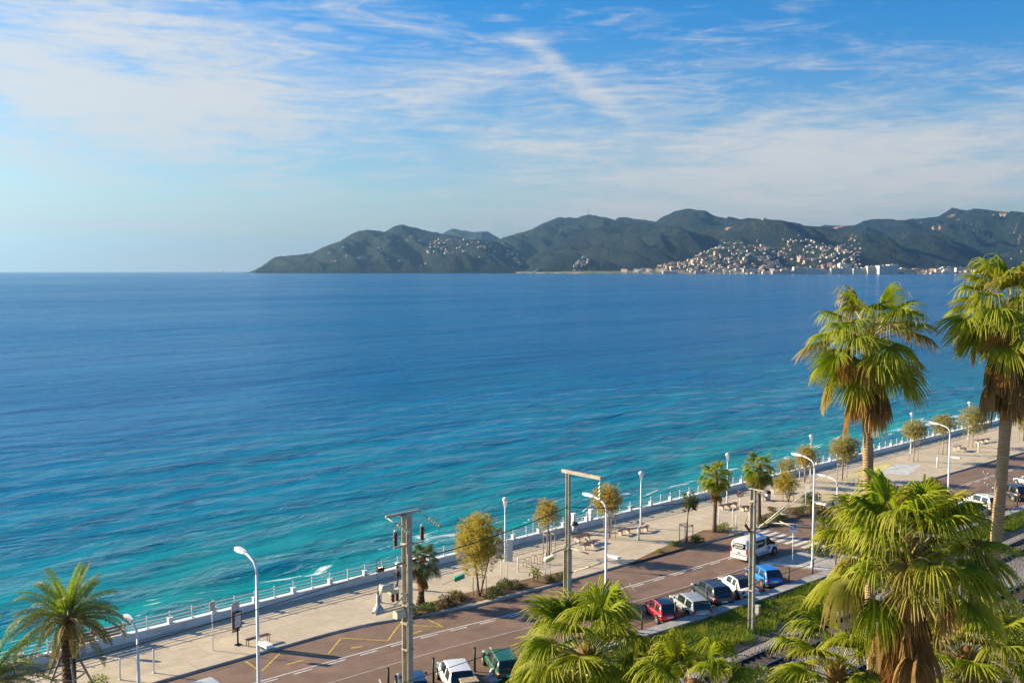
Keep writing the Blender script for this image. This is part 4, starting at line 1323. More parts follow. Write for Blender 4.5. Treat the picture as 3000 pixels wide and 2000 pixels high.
EL = [82, 70, 58, 46, 34, 22, 10, -3, -16, -30, -44, -58]
FAN, FANY, FANS = {}, {}, {}
for i, e in enumerate(EL):
    for v in range(3):
        rs_ = random.Random(100 + i * 7 + v)
        spread = R(rs_.uniform(92, 138))
        m = fan_frond(R(e), rs_.uniform(1.05, 1.35), rs_.uniform(1.1, 1.3), 44, spread * (.7 if v == 2 else 1), rs_.uniform(1.9, 2.9) if v == 2 else rs_.uniform(.5, 1.5), R((26 if v == 2 else 10) + 16 * (1 - abs(e) / 90)), rs_, rs_.uniform(.1, .8), torn=.16 if v == 2 else .04)
        FAN[i, v] = m.mesh('frond', [fan_m, petiole_m], 'tip')
        FANY[i, v] = m.mesh('frond', [fan2_m, petiole_m], 'tip')
        if v == 0: FANS[i] = m.mesh('frond', [silver_m, petiole_m], 'tip')
DEAD = []
for v in range(5):
    rs_ = random.Random(300 + v)
    DEAD.append(fan_frond(R(rs_.uniform(-62, -84)), rs_.uniform(.7, 1.1), rs_.uniform(1.1, 1.45), 24, R(rs_.uniform(24, 52)), rs_.uniform(1.2, 2.2), R(10), rs_, .1, .02, 1.3, .15).mesh('dead_frond', [dead_m, dead_m], 'tip'))
for v in range(3):                                            # withered, hanging over with bare stalks
    rs_ = random.Random(330 + v)
    DEAD.append(fan_frond(R(rs_.uniform(0, 30)), rs_.uniform(1.2, 1.5), rs_.uniform(.9, 1.1), 20, R(40), 2.6, R(95), rs_, .1, .02, .7, .3).mesh('dead_frond', [dead_m, dead_m], 'tip'))


def fan_palm(apex, ground_z, base_off, r, label, n=46, sc=1.0, skirt=30, skirt_len=2.6, seed=1, low=-50, tm=None, yellow=.12, silver=False, group='fan palms', high=84, dry_hang=4, trunk_bulge=1.0, bias=None):
    rs_ = random.Random(seed)
    base = Vector((apex.x + base_off[0], apex.y + base_off[1], ground_z))
    o = thing('palm_tree', label, 'palm tree', base, 0, group)
    top = apex - base
    m = MB(); pts, rr = [], []
    k = max(10, int(top.z / .35))
    for i in range(k + 1):
        q = i / k
        c = 1 - (1 - q) ** 1.6
        pts.append(Vector((top.x * c, top.y * c, top.z * q)))
        rr.append(r * (1.45 - .45 * min(1, q * 5)) * (1 + .035 * math.sin(i * 2.1) + rs_.uniform(-.03, .03)) * (trunk_bulge if q > .85 else 1))
    m.tube(pts, rr, 14)
    m.build('trunk', tm or trunk_m, o)
    m = MB().ball(top, r * 1.25, 10, 6, 0, 1.6)
    m.build('crown_heart', dead_m, o)
    ga = 2.39996
    for i in range(n):
        q = (i + .5) / n
        e = high - (high - low) * q ** .85 + rs_.uniform(-7, 7)
        vi = min(range(len(EL)), key=lambda j: abs(EL[j] - e))
        v = rs_.choice((0, 0, 1, 1, 2))
        az_ = i * ga + rs_.uniform(-.3, .3)
        if bias and rs_.random() < bias[1]: az_ = bias[0] + rs_.gauss(0, .8)
        yl = rs_.random() < (yellow + (.35 if e < -20 else 0))
        me = FANS[vi] if silver else (FANY if yl else FAN)[vi, v]
        s_ = sc * rs_.uniform(.86, 1.1)
        M = Matrix.Translation(top + Vector((0, 0, -.35 * sc * q))) @ Matrix.Rotation(az_, 4, 'Z') @ Matrix.Rotation(R(rs_.uniform(-14, 14)), 4, 'X') @ Matrix.Scale(s_, 4)
        inst('frond', me, o, M)
    for i in range(skirt):
        q = (i + .5) / skirt
        M = Matrix.Translation(top + Vector((top.x * -.02 * q, 0, -.25 * sc - skirt_len * .62 * q))) @ Matrix.Rotation(i * ga + rs_.uniform(-.4, .4), 4, 'Z') @ Matrix.Scale(sc * rs_.uniform(.75, 1.05), 4)
        inst('dead_frond', DEAD[rs_.randrange(5)], o, M)
    for i in range(dry_hang):
        M = Matrix.Translation(top + Vector((0, 0, -.1))) @ Matrix.Rotation(rs_.uniform(0, 6.28), 4, 'Z') @ Matrix.Scale(sc * rs_.uniform(.8, 1.05), 4)
        inst('dead_frond', DEAD[5 + rs_.randrange(3)], o, M)
    return o


TALL = 'tall fan palms by the railway'
fan_palm(at_depth(2545, 985, 39.0), -.6, (1.3, .3), .20, 'tall fan palm with a full green crown against the sea', 42, 1.18, 18, 1.8, 11, -44, group=TALL, dry_hang=5)
fan_palm(at_depth(2965, 905, 38.0), -.6, (-1.5, .2), .21, 'tallest fan palm at the right edge with a thick brown skirt', 42, 1.22, 54, 2.6, 12, -18, yellow=.2, group=TALL, dry_hang=10)
fan_palm(at_depth(2660, 1620, 26.0), -.6, (.1, .2), .24, 'near fan palm whose large crown hides the road, brown skirt below', 46, 1.18, 52, 3.4, 13, 0, yellow=.14, group='near fan palms', dry_hang=9)
fan_palm(at_depth(2830, 1930, 30.0), -1.1, (.2, .2), .22, 'low fan palm crown squeezed between the near palm and the right trunk', 44, 1.12, 14, 1.5, 14, -50, group='near fan palms')
fan_palm(at_depth(1720, 1915, 30.5), -.6, (.2, .2), .24, 'bushy bright green fan palm in front of the road', 54, 1.2, 18, 1.8, 15, -55, yellow=.04, group='near fan palms', dry_hang=3)
fan_palm(at_depth(2030, 2030, 27.0), -1.1, (.1, .2), .22, 'fan palm tips at the bottom edge right of the bushy palm', 30, .95, 8, 1.5, 16, -30, yellow=0, group='near fan palms', dry_hang=0)
fan_palm(at_depth(2450, 1975, 27.5), -1.1, (.1, .2), .22, 'bright fan palm at the bottom edge left of the near palm skirt', 34, 1.0, 8, 1.5, 17, -40, yellow=0, group='near fan palms', dry_hang=1)
b = G(2092, 1557, PZ); ap = Vector((b.x + .1, b.y, zrow(b, 1392)))
fan_palm(ap, PZ, (-.1, 0), .20, 'left of the two mid-height fan palms on the promenade', 38, .80, 26, 1.9, 18, -48, trunk2_m, .1, group='promenade fan palms', dry_hang=2, trunk_bulge=1.3)
b = G(2224, 1532, PZ); ap = Vector((b.x - .1, b.y, zrow(b, 1368)))
fan_palm(ap, PZ, (.1, 0), .21, 'right of the two mid-height fan palms, behind the catenary pole', 40, .84, 14, 1.3, 19, -55, trunk2_m, .12, group='promenade fan palms', dry_hang=2, trunk_bulge=1.3)
b = G(1232, 1768, PZ); ap = Vector((b.x + .15, b.y, zrow(b, 1640)))
fan_palm(ap, PZ, (-.15, 0), .24, 'small silvery palm with hanging brown leaves behind the switchgear pole', 34, .72, 14, 1.5, 20, -35, trunk3_m, 0, True, group='promenade fan palms', dry_hang=5)
for (x, y, tp, la) in [(1563, 1704, 1672, 'taller of two young palms in the kerbside bed'), (1574, 1703, 1676, 'shorter of two young palms in the kerbside bed')]:
    b = G(x, y, PZ); ap = Vector((b.x, b.y, zrow(b, tp)))
    fan_palm(ap, PZ, (0, 0), .05, la, 14, .22, 0, .5, 21 + x, -20, trunk2_m, 0, group='young palms', dry_hang=0)
b = G(2412, 1606, 0); ap = Vector((b.x + .3, b.y, zrow(b, 1545)))
fan_palm(ap, 0, (0, 0), .16, 'small dusty fan palm against the lamp post right of the crossing', 26, .55, 8, .8, 31, -45, trunk2_m, .1, group='promenade fan palms', dry_hang=1)


# ---- date palms -------------------------------------------------------------
def date_frond(e, Ln, npair, bend, rs_, ll=.42):
    m = MB()
    pos = Vector((.12, 0, 0)); n = 16
    P_, D_ = [], []
    for i in range(n + 1):
        q = i / n
        a = e - bend * q ** 1.4
        d = Vector((math.cos(a), 0, math.sin(a)))
        P_.append(pos.copy()); D_.append(d); pos = pos + d * (Ln / n)
    m.tube(P_, [.035 * (1 - .8 * i / n) + .004 for i in range(n + 1)], 4, 1, False)
    for j in range(npair):
        q = .14 + .86 * j / npair
        f = q * n; i = min(n - 1, int(f)); p = P_[i].lerp(P_[i + 1], f - i); d = D_[i]
        up = Vector((0, 1, 0)).cross(d) * -1
        if up.z < 0: up = -up
        l0 = ll * (1.05 - .55 * abs(q - .45) - (.35 if q > .9 else 0)) * rs_.uniform(.85, 1.12)
        for s_ in (-1, 1):
            sd = Vector((0, s_, 0))
            dr = (d * rs_.uniform(.45, .75) + sd * .8 + up * rs_.uniform(.12, .55)).normalized()
            w = d * .021
            mid = p + dr * l0 * .55; tip = p + (dr + Vector((0, 0, -rs_.uniform(.15, .6)))).normalized() * l0
            m.add([p - w * .6, p + w * .6, mid + w, mid - w, tip], [(0, 1, 2, 3), (3, 2, 4)], 0, False, [q * .5, q * .5, .5, .5, 1.0])
    return m


DF = []
for i, (e, bd) in enumerate([(86, 22), (74, 42), (62, 62), (50, 72), (38, 78), (24, 80), (10, 78), (-6, 66), (-24, 52)]):
    for v in range(2):
        rs_ = random.Random(500 + i * 3 + v)
        DF.append((e, date_frond(R(e), rs_.uniform(2.9, 3.4), 58, R(bd + rs_.uniform(-8, 8)), rs_)))
DFM = [(e, m.mesh('frond', [date_m, petiole_m], 'tip'), m.mesh('frond', [datec_m, petiole_m], 'tip')) for e, m in DF]


def date_palm(base, top, r, label, n=44, sc=1.0, seed=1, dead=8, lo=-22):
    rs_ = random.Random(seed)
    o = thing('date_palm', label, 'palm tree', base, 0, 'date palms at the left')
    tv = top - base
    m = MB(); k = int(tv.z / .16)
    for i in range(k):                                        # old leaf bases wrap the trunk in scales
        z = i * .16
        for j in range(9):
            a = j * 2 * math.pi / 9 + i * .37
            q = Matrix.Rotation(a, 4, 'Z') @ Matrix.Translation((r * (.95 if i < k - 5 else 1.12), 0, z)) @ Matrix.Rotation(R(-16), 4, 'Y')
            m.box((0, 0, .1), (.09, .23, .24), 0, 0, .55, q)
    m.tube([(0, 0, -.3), (0, 0, tv.z)], [r, r], 12)
    ob = m.build('trunk', trunk3_m, o)
    ga = 2.39996
    for i in range(n):
        q = (i + .5) / n
        e = 88 - (88 - lo) * q ** .8 + rs_.uniform(-6, 6)
        c = sorted(DFM, key=lambda d_: abs(d_[0] - e))[:2]
        c = c[rs_.randrange(2)]
        M = Matrix.Translation(tv + Vector((0, 0, -.3 * q))) @ Matrix.Rotation(i * ga + rs_.uniform(-.25, .25), 4, 'Z') @ Matrix.Rotation(R(rs_.uniform(-20, 20)), 4, 'X') @ Matrix.Scale(sc * rs_.uniform(.85, 1.1), 4)
        inst('frond', c[2] if q < .35 else c[1], o, M)
    dm = date_frond(R(-40), 2.4, 30, R(45), random.Random(9)).mesh('dead_frond', [dead_m, dead_m], 'tip')
    for i in range(dead):
        M = Matrix.Translation(tv + Vector((0, 0, -.45))) @ Matrix.Rotation(rs_.uniform(0, 6.28), 4, 'Z') @ Matrix.Rotation(R(rs_.uniform(0, 22)), 4, 'Y') @ Matrix.Scale(sc * rs_.uniform(.6, .95), 4)
        inst('dead_frond', dm, o, M)
    return o


b = G(206, 2068, PZ)
ap = Vector((b.x, b.y, zrow(b, 1806)))
date_palm(b, ap, .36, 'date palm propped with wooden stakes at the lower left', 62, 1.06, 3, 16)
stake_m = mat('bleached_timber', (.46, .37, .26), .8, var=.2, scale=3, bump=.3)
ts_ = thing('tree_support', 'bleached wooden props strapped round the date palm trunk', 'tree support', b, R(20))
hz = ap.z - PZ
for k in range(4):
    a = k * math.pi / 2 + .3
    MB().tube([(1.75 * math.cos(a), 1.75 * math.sin(a), 0), (.42 * math.cos(a), .42 * math.sin(a), 3.1)], .075, 6).build('prop', stake_m, ts_)
    a2 = a + math.pi / 2
    MB().tube([(.95 * math.cos(a), .95 * math.sin(a), 1.85), (.95 * math.cos(a2), .95 * math.sin(a2), 1.85)], .05, 6).build('cross_bar', stake_m, ts_)
ap2 = at_depth(-30, 1985, 44)
date_palm(Vector((ap2.x, ap2.y, 0)), ap2, .34, 'second date palm whose fronds enter at the bottom left corner', 46, 1.0, 5, 4)


# ---- tamarisks ---------------------------------------------------------------
def spray_mat(name, a, b, c):
    t = NT(name)
    at = t.N('ShaderNodeAttribute'); at.attribute_name = 'tip'
    nz = t.noise(t.N('ShaderNodeTexCoord').outputs['Object'], 1.6, 4)
    col_ = t.mix(t.ramp(nz, .35, .65), (*a, 1), (*b, 1))
    col_ = t.mix(t.math('MULTIPLY', at.outputs['Fac'], .75), col_, (*c, 1))
    p = t.principled(col_, .7, 0, None, .2)
    tr = t.N('ShaderNodeBsdfTranslucent'); t.put(tr.inputs['Color'], col_)
    ms = t.N('ShaderNodeMixShader'); ms.inputs[0].default_value = .4
    t.l.new(p, ms.inputs[1]); t.l.new(tr.outputs[0], ms.inputs[2])
    return t.done(ms.outputs[0])


tam = {'yellow': spray_mat('tamarisk_yellow', (.48, .36, .045), (.34, .31, .055), (.60, .46, .08)),
       'orange': spray_mat('tamarisk_orange', (.48, .32, .06), (.34, .30, .075), (.60, .42, .09)),
       'olive': spray_mat('tamarisk_olive', (.44, .36, .09), (.28, .28, .075), (.56, .45, .15)),
       'green': spray_mat('young_tree_green', (.10, .14, .035), (.07, .10, .03), (.2, .22, .06))}
bark_m = mat('tree_bark', (.20, .14, .09), .9, var=.3, scale=5, bump=.5)


def tamarisk(px, py, cx, top, bot, wpx, kind, label, seed, trunks=1, dens=1.0, fine=1.0):
    rs_ = random.Random(seed)
    b = G(px, py, PZ)
    zt, zb = zrow(b, top) - PZ, zrow(b, bot) - PZ
    w = wpx * b.y / FPX
    ox = (cx - px) * b.y / FPX
    o = thing('tamarisk_tree', label, 'tree', b, 0, 'young tamarisk trees on the promenade')
    m = MB()
    for k in range(trunks):
        a = k * 2.1
        e = Vector((ox * .6 + .25 * w * math.cos(a) * (trunks > 1), .25 * w * math.sin(a) * (trunks > 1), zb + (zt - zb) * .45))
        m.tube([(0, 0, -.1), (e.x * .2 + .05 * math.cos(a), e.y * .2 + .05 * math.sin(a), zb * .6), e * .75, e], [.075, .06, .045, .02], 7)
        for j in range(7):
            q = e * rs_.uniform(.6, 1.0)
            tq = Vector((ox + rs_.uniform(-.4, .4) * w, rs_.uniform(-.4, .4) * w, zb + (zt - zb) * rs_.uniform(.45, .95)))
            m.tube([q, q.lerp(tq, .6) + Vector((0, 0, .1)), tq], [.03, .018, .006], 5)
    m.build('trunk', bark_m, o)
    c = MB()
    lobes = [(Vector((ox + rs_.uniform(-.22, .22) * w, rs_.uniform(-.22, .22) * w, zb + (zt - zb) * rs_.uniform(.28, .72))), rs_.uniform(.24, .38) * w) for _ in range(9)]
    cen = Vector((ox, 0, zb + (zt - zb) * .5))
    w *= 1.1
    n = int(330 * dens * max(.7, min(1.9, w * (zt - zb) / 6)))
    done = 0
    while done < n:
        v = Vector((rs_.uniform(-1, 1), rs_.uniform(-1, 1), rs_.uniform(-1, 1)))
        if v.length > 1 or (v.length < .45 and rs_.random() < .5): continue
        if rs_.random() < .45:
            p = cen + Vector((v.x * w / 2, v.y * w / 2, v.z * (zt - zb) * .5))
            if v.z < -.3 and rs_.random() < .6: continue
        else:
            l, lr = lobes[rs_.randrange(len(lobes))]
            p = l + Vector((v.x * lr, v.y * lr, v.z * lr * 1.35))
            if p.z > zt or p.z < zb * .95: continue
        done += 1
        out = (p - Vector((ox, 0, zb))).normalized()
        for j in range(11):
            dd = (out * .8 + Vector((rs_.gauss(0, .55), rs_.gauss(0, .55), rs_.gauss(.15, .5)))).normalized()
            L_ = rs_.uniform(.18, .5) * (.75 + .25 * w / 3)
            sd = dd.orthogonal().normalized() * rs_.uniform(.010, .020) * fine
            mid = p + dd * L_ * .55
            tip = p + (dd + Vector((0, 0, -.3))).normalized() * L_
            rv = rs_.random()
            c.add([p - sd * .5, p + sd * .5, mid + sd, mid - sd, tip], [(0, 1, 2, 3), (3, 2, 4)], 0, False, [0, 0, rv * .5, rv * .5, rv])
    c.build('crown', tam[kind], o, 'tip')
    return b


def stakes(b, h, label, w=.55, n=4, square=False, bars=(0.93,)):
    o = thing('tree_stakes', label, 'tree stakes', b, R(25), 'stakes round the young trees')
    for k in range(n):
        a = k * 2 * math.pi / n + .78
        MB().tube([(w * math.cos(a), w * math.sin(a), 0), (w * math.cos(a), w * math.sin(a), h)], .042, 6).build('stake', stake_m, o)
        a2 = a + 2 * math.pi / n
        for q in bars:
            MB().tube([(w * math.cos(a), w * math.sin(a), h * q), (w * math.cos(a2), w * math.sin(a2), h * q)], .03, 5).build('cross_bar', stake_m, o)


TT = [(1405, 1746, 1405, 1505, 1690, 142, 'yellow', 'big golden yellow tamarisk with several stems in the kerbside bed', 3, 1.6, 1.35),
      (1609, 1628, 1603, 1466, 1556, 72, 'orange', 'small tamarisk just left of the middle catenary pole', 1, .95, 1.75),
      (1786, 1576, 1776, 1420, 1518, 84, 'orange', 'tamarisk behind the tall lamp at the beach gate', 1, 1, 1.8),
      (2357, 1411, 2364, 1304, 1380, 68, 'orange', 'orange tamarisk with a lamp rising out of it', 1, 1, 1.55),
      (2309, 1468, 2302, 1386, 1446, 70, 'yellow', 'low yellow tamarisk right of the right mid palm', 2, .9, .95),
      (2302, 1424, 2306, 1346, 1390, 54, 'olive', 'small pale tamarisk behind the low yellow one', 1, .7, 1.3),
      (2467, 1404, 2472, 1274, 1356, 76, 'olive', 'round olive tamarisk left of the tall palm trunk', 1, 1.1, 1.6),
      (2676, 1351, 2678, 1232, 1302, 64, 'olive', 'olive tamarisk just right of the left tall palm trunk', 1, 1, 1.5),
      (2762, 1330, 2762, 1216, 1274, 66, 'olive', 'olive tamarisk above the arm of the far street lamp', 1, .9, 1.5),
      (2849, 1309, 2850, 1192, 1274, 84, 'olive', 'broad olive tamarisk left of the right palm trunk', 1, 1.1, 1.5),
      (2998, 1290, 3002, 1184, 1264, 60, 'olive', 'tamarisk cut off by the right edge of the picture', 1, 1, 1.5)]
for i, (px, py, cx, tp, bt, w, k, la, tr_, dn, hs_) in enumerate(TT):
    b = tamarisk(px, py, cx, tp, bt, w, k, la, 700 + i, tr_, dn, 1.0 + .25 * (b.y > 110))
    stakes(b, hs_ + .35, 'wooden stakes round the ' + la.split(' with')[0].split(' in the')[0][:60], bars=(.93,) if i else (.95,))
b = tamarisk(2010, 1588, 2020, 1440, 1508, 46, 'green', 'thin young green tree inside a square timber guard', 730, 1, .42, 1.9)
stakes(b, 1.75, 'square timber guard round the thin young tree', .62, 4, True, (.97, .9))


# ---- shrubs -------------------------------------------------------------------
def shrub_mat(name, a, b):
    t = NT(name)
    oi = t.N('ShaderNodeObjectInfo')
    nz = t.noise(t.N('ShaderNodeTexCoord').outputs['Object'], 4, 4)
    c = t.mix(t.ramp(nz, .35, .68), (*a, 1), (*b, 1))
    c = t.mix(t.math('MULTIPLY', oi.outputs['Random'], .35), c, (.16, .13, .05, 1))
    tr = t.N('ShaderNodeBsdfTranslucent'); t.put(tr.inputs['Color'], c)
    ms = t.N('ShaderNodeMixShader'); ms.inputs[0].default_value = .35
    t.l.new(t.principled(c, .6, 0, None, .3), ms.inputs[1]); t.l.new(tr.outputs[0], ms.inputs[2])
    return t.done(ms.outputs[0])


sh_g = shrub_mat('shrub_green', (.07, .12, .03), (.12, .17, .035))
sh_d = shrub_mat('shrub_dry', (.14, .105, .04), (.22, .155, .06))
sh_y = shrub_mat('shrub_lime', (.16, .26, .02), (.30, .36, .03))


def shrub_mesh(seed, n, leaf, mtl, flat=.6):
    rs_ = random.Random(seed)
    m = MB()
    lob = [Vector((rs_.uniform(-.5, .5), rs_.uniform(-.5, .5), rs_.uniform(.15, .55))) for _ in range(8)]
    for i in range(n):
        l = lob[rs_.randrange(8)]
        v = Vector((rs_.gauss(0, 1), rs_.gauss(0, 1), rs_.gauss(0, 1))).normalized() * rs_.uniform(.25, .48)
        p = l + Vector((v.x, v.y, v.z * flat)); p.z = max(.02, p.z)
        d = (v + Vector((rs_.gauss(0, .3), rs_.gauss(0, .3), .25))).normalized()
        s_ = d.orthogonal().normalized(); s_.rotate(Matrix.Rotation(rs_.uniform(0, 6.28), 3, d))
        L_ = leaf * rs_.uniform(.6, 1.3)
        m.add([p, p + d * L_ * .5 + s_ * L_ * .25, p + d * L_, p + d * L_ * .5 - s_ * L_ * .25], [(0, 1, 2, 3)])
    for k in range(6):
        l = lob[k]; m.tube([(0, 0, 0), l * .9], .02, 4)
    return m.mesh('foliage', mtl)


SH = {k: [shrub_mesh(40 + i, 620, .16, mt) for i in range(3)] for k, mt in (('g', sh_g), ('d', sh_d), ('y', sh_y))}
SHL = [(1212, 1796, .9, 'g', 'dark green shrub right at the foot of the switchgear pole'), (1250, 1790, 1.1, 'g', 'low shrub at the foot of the small silvery palm'), (1285, 1782, .8, 'd', 'dry brown shrub left end of the kerbside bed'),
       (1310, 1772, 1.0, 'd', 'dry brown shrub second from the left in the kerbside bed'), (1335, 1748, .9, 'g', 'fresh green shrub left of the golden tamarisk'), (1352, 1758, .9, 'd', 'greyish shrub in front of the golden tamarisk'),
       (1436, 1748, 1.0, 'g', 'green shrub right of the golden tamarisk stems'), (1462, 1738, 1.1, 'g', 'wide green shrub between the golden tamarisk and the white post'), (1490, 1726, 1.2, 'g', 'tall dark shrub beside the white banner post'), (1532, 1722, .6, 'd', 'small dry shrub left of the young palms'),
       (1612, 1702, .8, 'g', 'shrub right of the white plate post'), (1636, 1697, .8, 'g', 'shrub left of the middle catenary pole'), (1975, 1600, .7, 'y', 'small lime shrub left of the square tree guard'), (1932, 1618, .5, 'y', 'tiny lime shrub at the tapering end of the bed'),
       (2036, 1590, 1.0, 'g', 'shrub right of the square tree guard'), (2114, 1552, 1.0, 'y', 'bright green shrub at the foot of the left mid palm'), (2240, 1536, 1.0, 'g', 'shrub at the foot of the right mid palm'), (2262, 1524, 1.2, 'g', 'second shrub right of the right mid palm'),
       (2264, 1498, .8, 'd', 'dry shrub behind the catenary cantilever'), (2290, 1518, 1.1, 'g', 'wide shrub in the bed before the crossing'), (2318, 1508, 1.0, 'd', 'brown shrub in the bed before the crossing'), (2345, 1500, 1.0, 'g', 'shrub beside the white panel post'),
       (2376, 1474, 1.7, 'y', 'bright green round bush behind the tall lamp'), (2395, 1630, 1.3, 'g', 'bush at the foot of the lamp on the traffic island'), (2425, 1612, 2.2, 'g', 'big dusty bush right of the island lamp'), (2440, 1560, 2.4, 'g', 'big green bush left of the near palm crown'), (2420, 1520, 2.2, 'd', 'dry bush above the island lamp foot'),
       (268, 2030, 1.3, 'y', 'bright green bush at the foot of the date palm')]
for i, (x, y, s_, k, la) in enumerate(SHL):
    o = thing('shrub', la, 'shrub', G(x, y, PZ if s_ < 2 else 0), rng.random() * 6, 'shrubs of the roadside beds')
    inst('foliage', SH[k][i % 3], o, Matrix.Scale(s_ * .85, 4))
for i, (x, y, z, s_, k, la) in enumerate([(2985, 1915, -1, 3.0, 'y', 'lime green bush at the right edge below the ballast'), (3010, 1830, -1, 3.0, 'g', 'green bush at the right edge beside the ballast'), (2960, 1850, -1, 2.2, 'y', 'lime bush behind the right palm trunk'), (2260, 2040, -1, 2.2, 'g', 'bush at the bottom edge beside the tracks'), (2340, 2010, -1, 1.5, 'd', 'dry bush at the bottom edge beside the tracks'), (2990, 1640, -1, 1.6, 'g', 'bush on the grass strip at the right edge')]):
    o = thing('shrub', la, 'shrub', G(x, y, z), rng.random() * 6, 'shrubs beside the railway')
    inst('foliage', SH[k][i % 3], o, Matrix.Scale(s_ * .9, 4))

# ---- grass strip between parapet and track --------------------------------------
emb = MB(); nt, ns = 120, 6
V = []
for i in range(nt):
    t = 30 + i * 1.25
    for j in range(ns):
        q = j / (ns - 1); s_ = cap_s(t) + .5 + (max(2.3, rs(t, -39.4) - cap_s(t)) - .5) * q
        V.append(ST(s_, t, .10 - .63 * q ** 1.25 + rng.uniform(-.05, .05)))
emb.add(V, [(i * ns + j, i * ns + j + 1, (i + 1) * ns + j + 1, (i + 1) * ns + j) for i in range(nt - 1) for j in range(ns - 1)], 0, True)
tag(emb.build('embankment', earth_m), 'sandy embankment sloping from the parapet to the track', kind='structure')
gr = np.random.RandomState(5)
NB = 130000
tt = gr.uniform(38, 150, NB); q = gr.beta(1.05, 1.5, NB)
cs = np.array([lerp(CAP, a) for a in tt]); en = np.maximum(2.3, (-39.4 + .016 * (tt - 60)) - cs)
ss = cs + .6 + (en - .6) * q
keep = fbm(tt * .9, ss * .9, 31, 3) > .24 + .5 * np.clip((q - .5) * 2, 0, 1) ** 1.5
tt, q, ss = tt[keep], q[keep], ss[keep]
hz_ = .10 - .63 * q ** 1.25
nb_ = len(tt)
hgt = gr.uniform(.16, .46, nb_) * (.6 + .9 * fbm(tt * .5, ss * .5, 77, 3))
px_ = N.x * ss + U.x * tt; py_ = N.y * ss + U.y * tt
an = gr.uniform(0, 6.28, nb_); ln = gr.uniform(.05, .28, nb_)
wv = .022
bx_, by_ = np.cos(an) * wv, np.sin(an) * wv
lx_, ly_ = -np.sin(an) * ln, np.cos(an) * ln
V = np.zeros((nb_, 3, 3))
V[:, 0] = np.stack([px_ - bx_, py_ - by_, hz_ - .03], -1); V[:, 1] = np.stack([px_ + bx_, py_ + by_, hz_ - .03], -1); V[:, 2] = np.stack([px_ + lx_, py_ + ly_, hz_ + hgt], -1)
me = bpy.data.meshes.new('grass')
me.from_pydata(V.reshape(-1, 3).tolist(), [], np.arange(nb_ * 3).reshape(-1, 3).tolist())
t_ = NT('strip_grass')
P = t_.N('ShaderNodeNewGeometry').outputs['Position']
c = t_.mix(t_.ramp(t_.noise(P, .9, 4), .4, .62), (.20, .30, .02, 1), (.34, .36, .04, 1))
c = t_.mix(t_.math('MULTIPLY', t_.ramp(t_.noise(P, .35, 3), .52, .7), .5), c, (.09, .15, .015, 1))
tr = t_.N('ShaderNodeBsdfTranslucent'); t_.put(tr.inputs['Color'], c)
ms = t_.N('ShaderNodeMixShader'); ms.inputs[0].default_value = .4
t_.l.new(t_.principled(c, .6, 0, None, .2), ms.inputs[1]); t_.l.new(tr.outputs[0], ms.inputs[2])
me.materials.append(t_.done(ms.outputs[0]))
tag(inst('grass', me), 'rough green grass on the strip below the parapet', 'grass', kind='stuff')
# ------------------------------------------------------------------ vehicles
def paint(name, c, rough=.28):
    t = NT(name)
    oc = t.N('ShaderNodeTexCoord').outputs['Object']
    nz = t.noise(oc, 2.2, 4)
    cc = t.mix(t.ramp(nz, .3, .7, 0, .25), (*c, 1), (c[0] * .8 + .03, c[1] * .8 + .03, c[2] * .8 + .03, 1))
    return t.done(t.principled(cc, t.ramp(nz, .3, .7, rough * .8, rough * 1.25), 0, None, .5, .6))


glass_d = mat('car_glass', (.012, .02, .022), .06, var=.1, scale=2, spec=.9)
tyre_m = mat('tyre_rubber', (.018, .018, .018), .8, var=.1)
rim_m = mat('alloy_rim', (.42, .43, .44), .35, .8, var=.1)
tail_m = mat('tail_lamp_red', (.45, .012, .015), .2, var=.05, spec=.7)
head_m = mat('head_lamp', (.62, .65, .68), .12, .2, var=.05, spec=.8)
plate_m = mat('number_plate', (.72, .72, .68), .4, var=.1, scale=20)
trim_m = mat('black_trim', (.022, .022, .024), .55, var=.1)


def loft(mb, secs, m=0, n=14, pw=3.4):
    """secs: (x, zlo, zhi, half width low, half width high); rounded box sections joined along x"""
    rings = []
    for (x, zl, zh, wl, wh) in secs:
        ring = []
        zc_, hz = (zl + zh) / 2, (zh - zl) / 2
        for k in range(n):
            a = 2 * math.pi * k / n + math.pi / n
            cx, sx = math.cos(a), math.sin(a)
            rx = abs(cx) ** (2 / pw) * (1 if cx > 0 else -1); rz = abs(sx) ** (2 / pw) * (1 if sx > 0 else -1)
            f = (rz + 1) / 2
            ring.append((x, rx * (wl * (1 - f) + wh * f), zc_ + rz * hz))
        rings.append(ring)
    V = [p for r_ in rings for p in r_]
    F = [(i * n + k, i * n + (k + 1) % n, (i + 1) * n + (k + 1) % n, (i + 1) * n + k) for i in range(len(rings) - 1) for k in range(n)]
    F += [tuple(range(n))[::-1], tuple(len(V) - n + k for k in range(n))]
    mb.add(V, F, m, True)
    return mb


STY = {  # L, W, H, belt, hood, rear glass base, rear roof, front roof, windscreen base (fractions of length from the middle)
    'hatch': (3.95, 1.72, 1.48, .92, .84, -.475, -.36, .06, .25), 'mini': (3.5, 1.64, 1.5, .92, .86, -.475, -.36, .08, .27),
    'estate': (4.55, 1.78, 1.50, .92, .84, -.485, -.40, .05, .22), 'suv': (4.45, 1.84, 1.68, 1.06, .98, -.475, -.37, .07, .24),
    'coupe': (4.4, 1.80, 1.40, .90, .84, -.40, -.19, .03, .22), 'saloon': (4.5, 1.78, 1.45, .92, .85, -.36, -.22, .05, .24)}


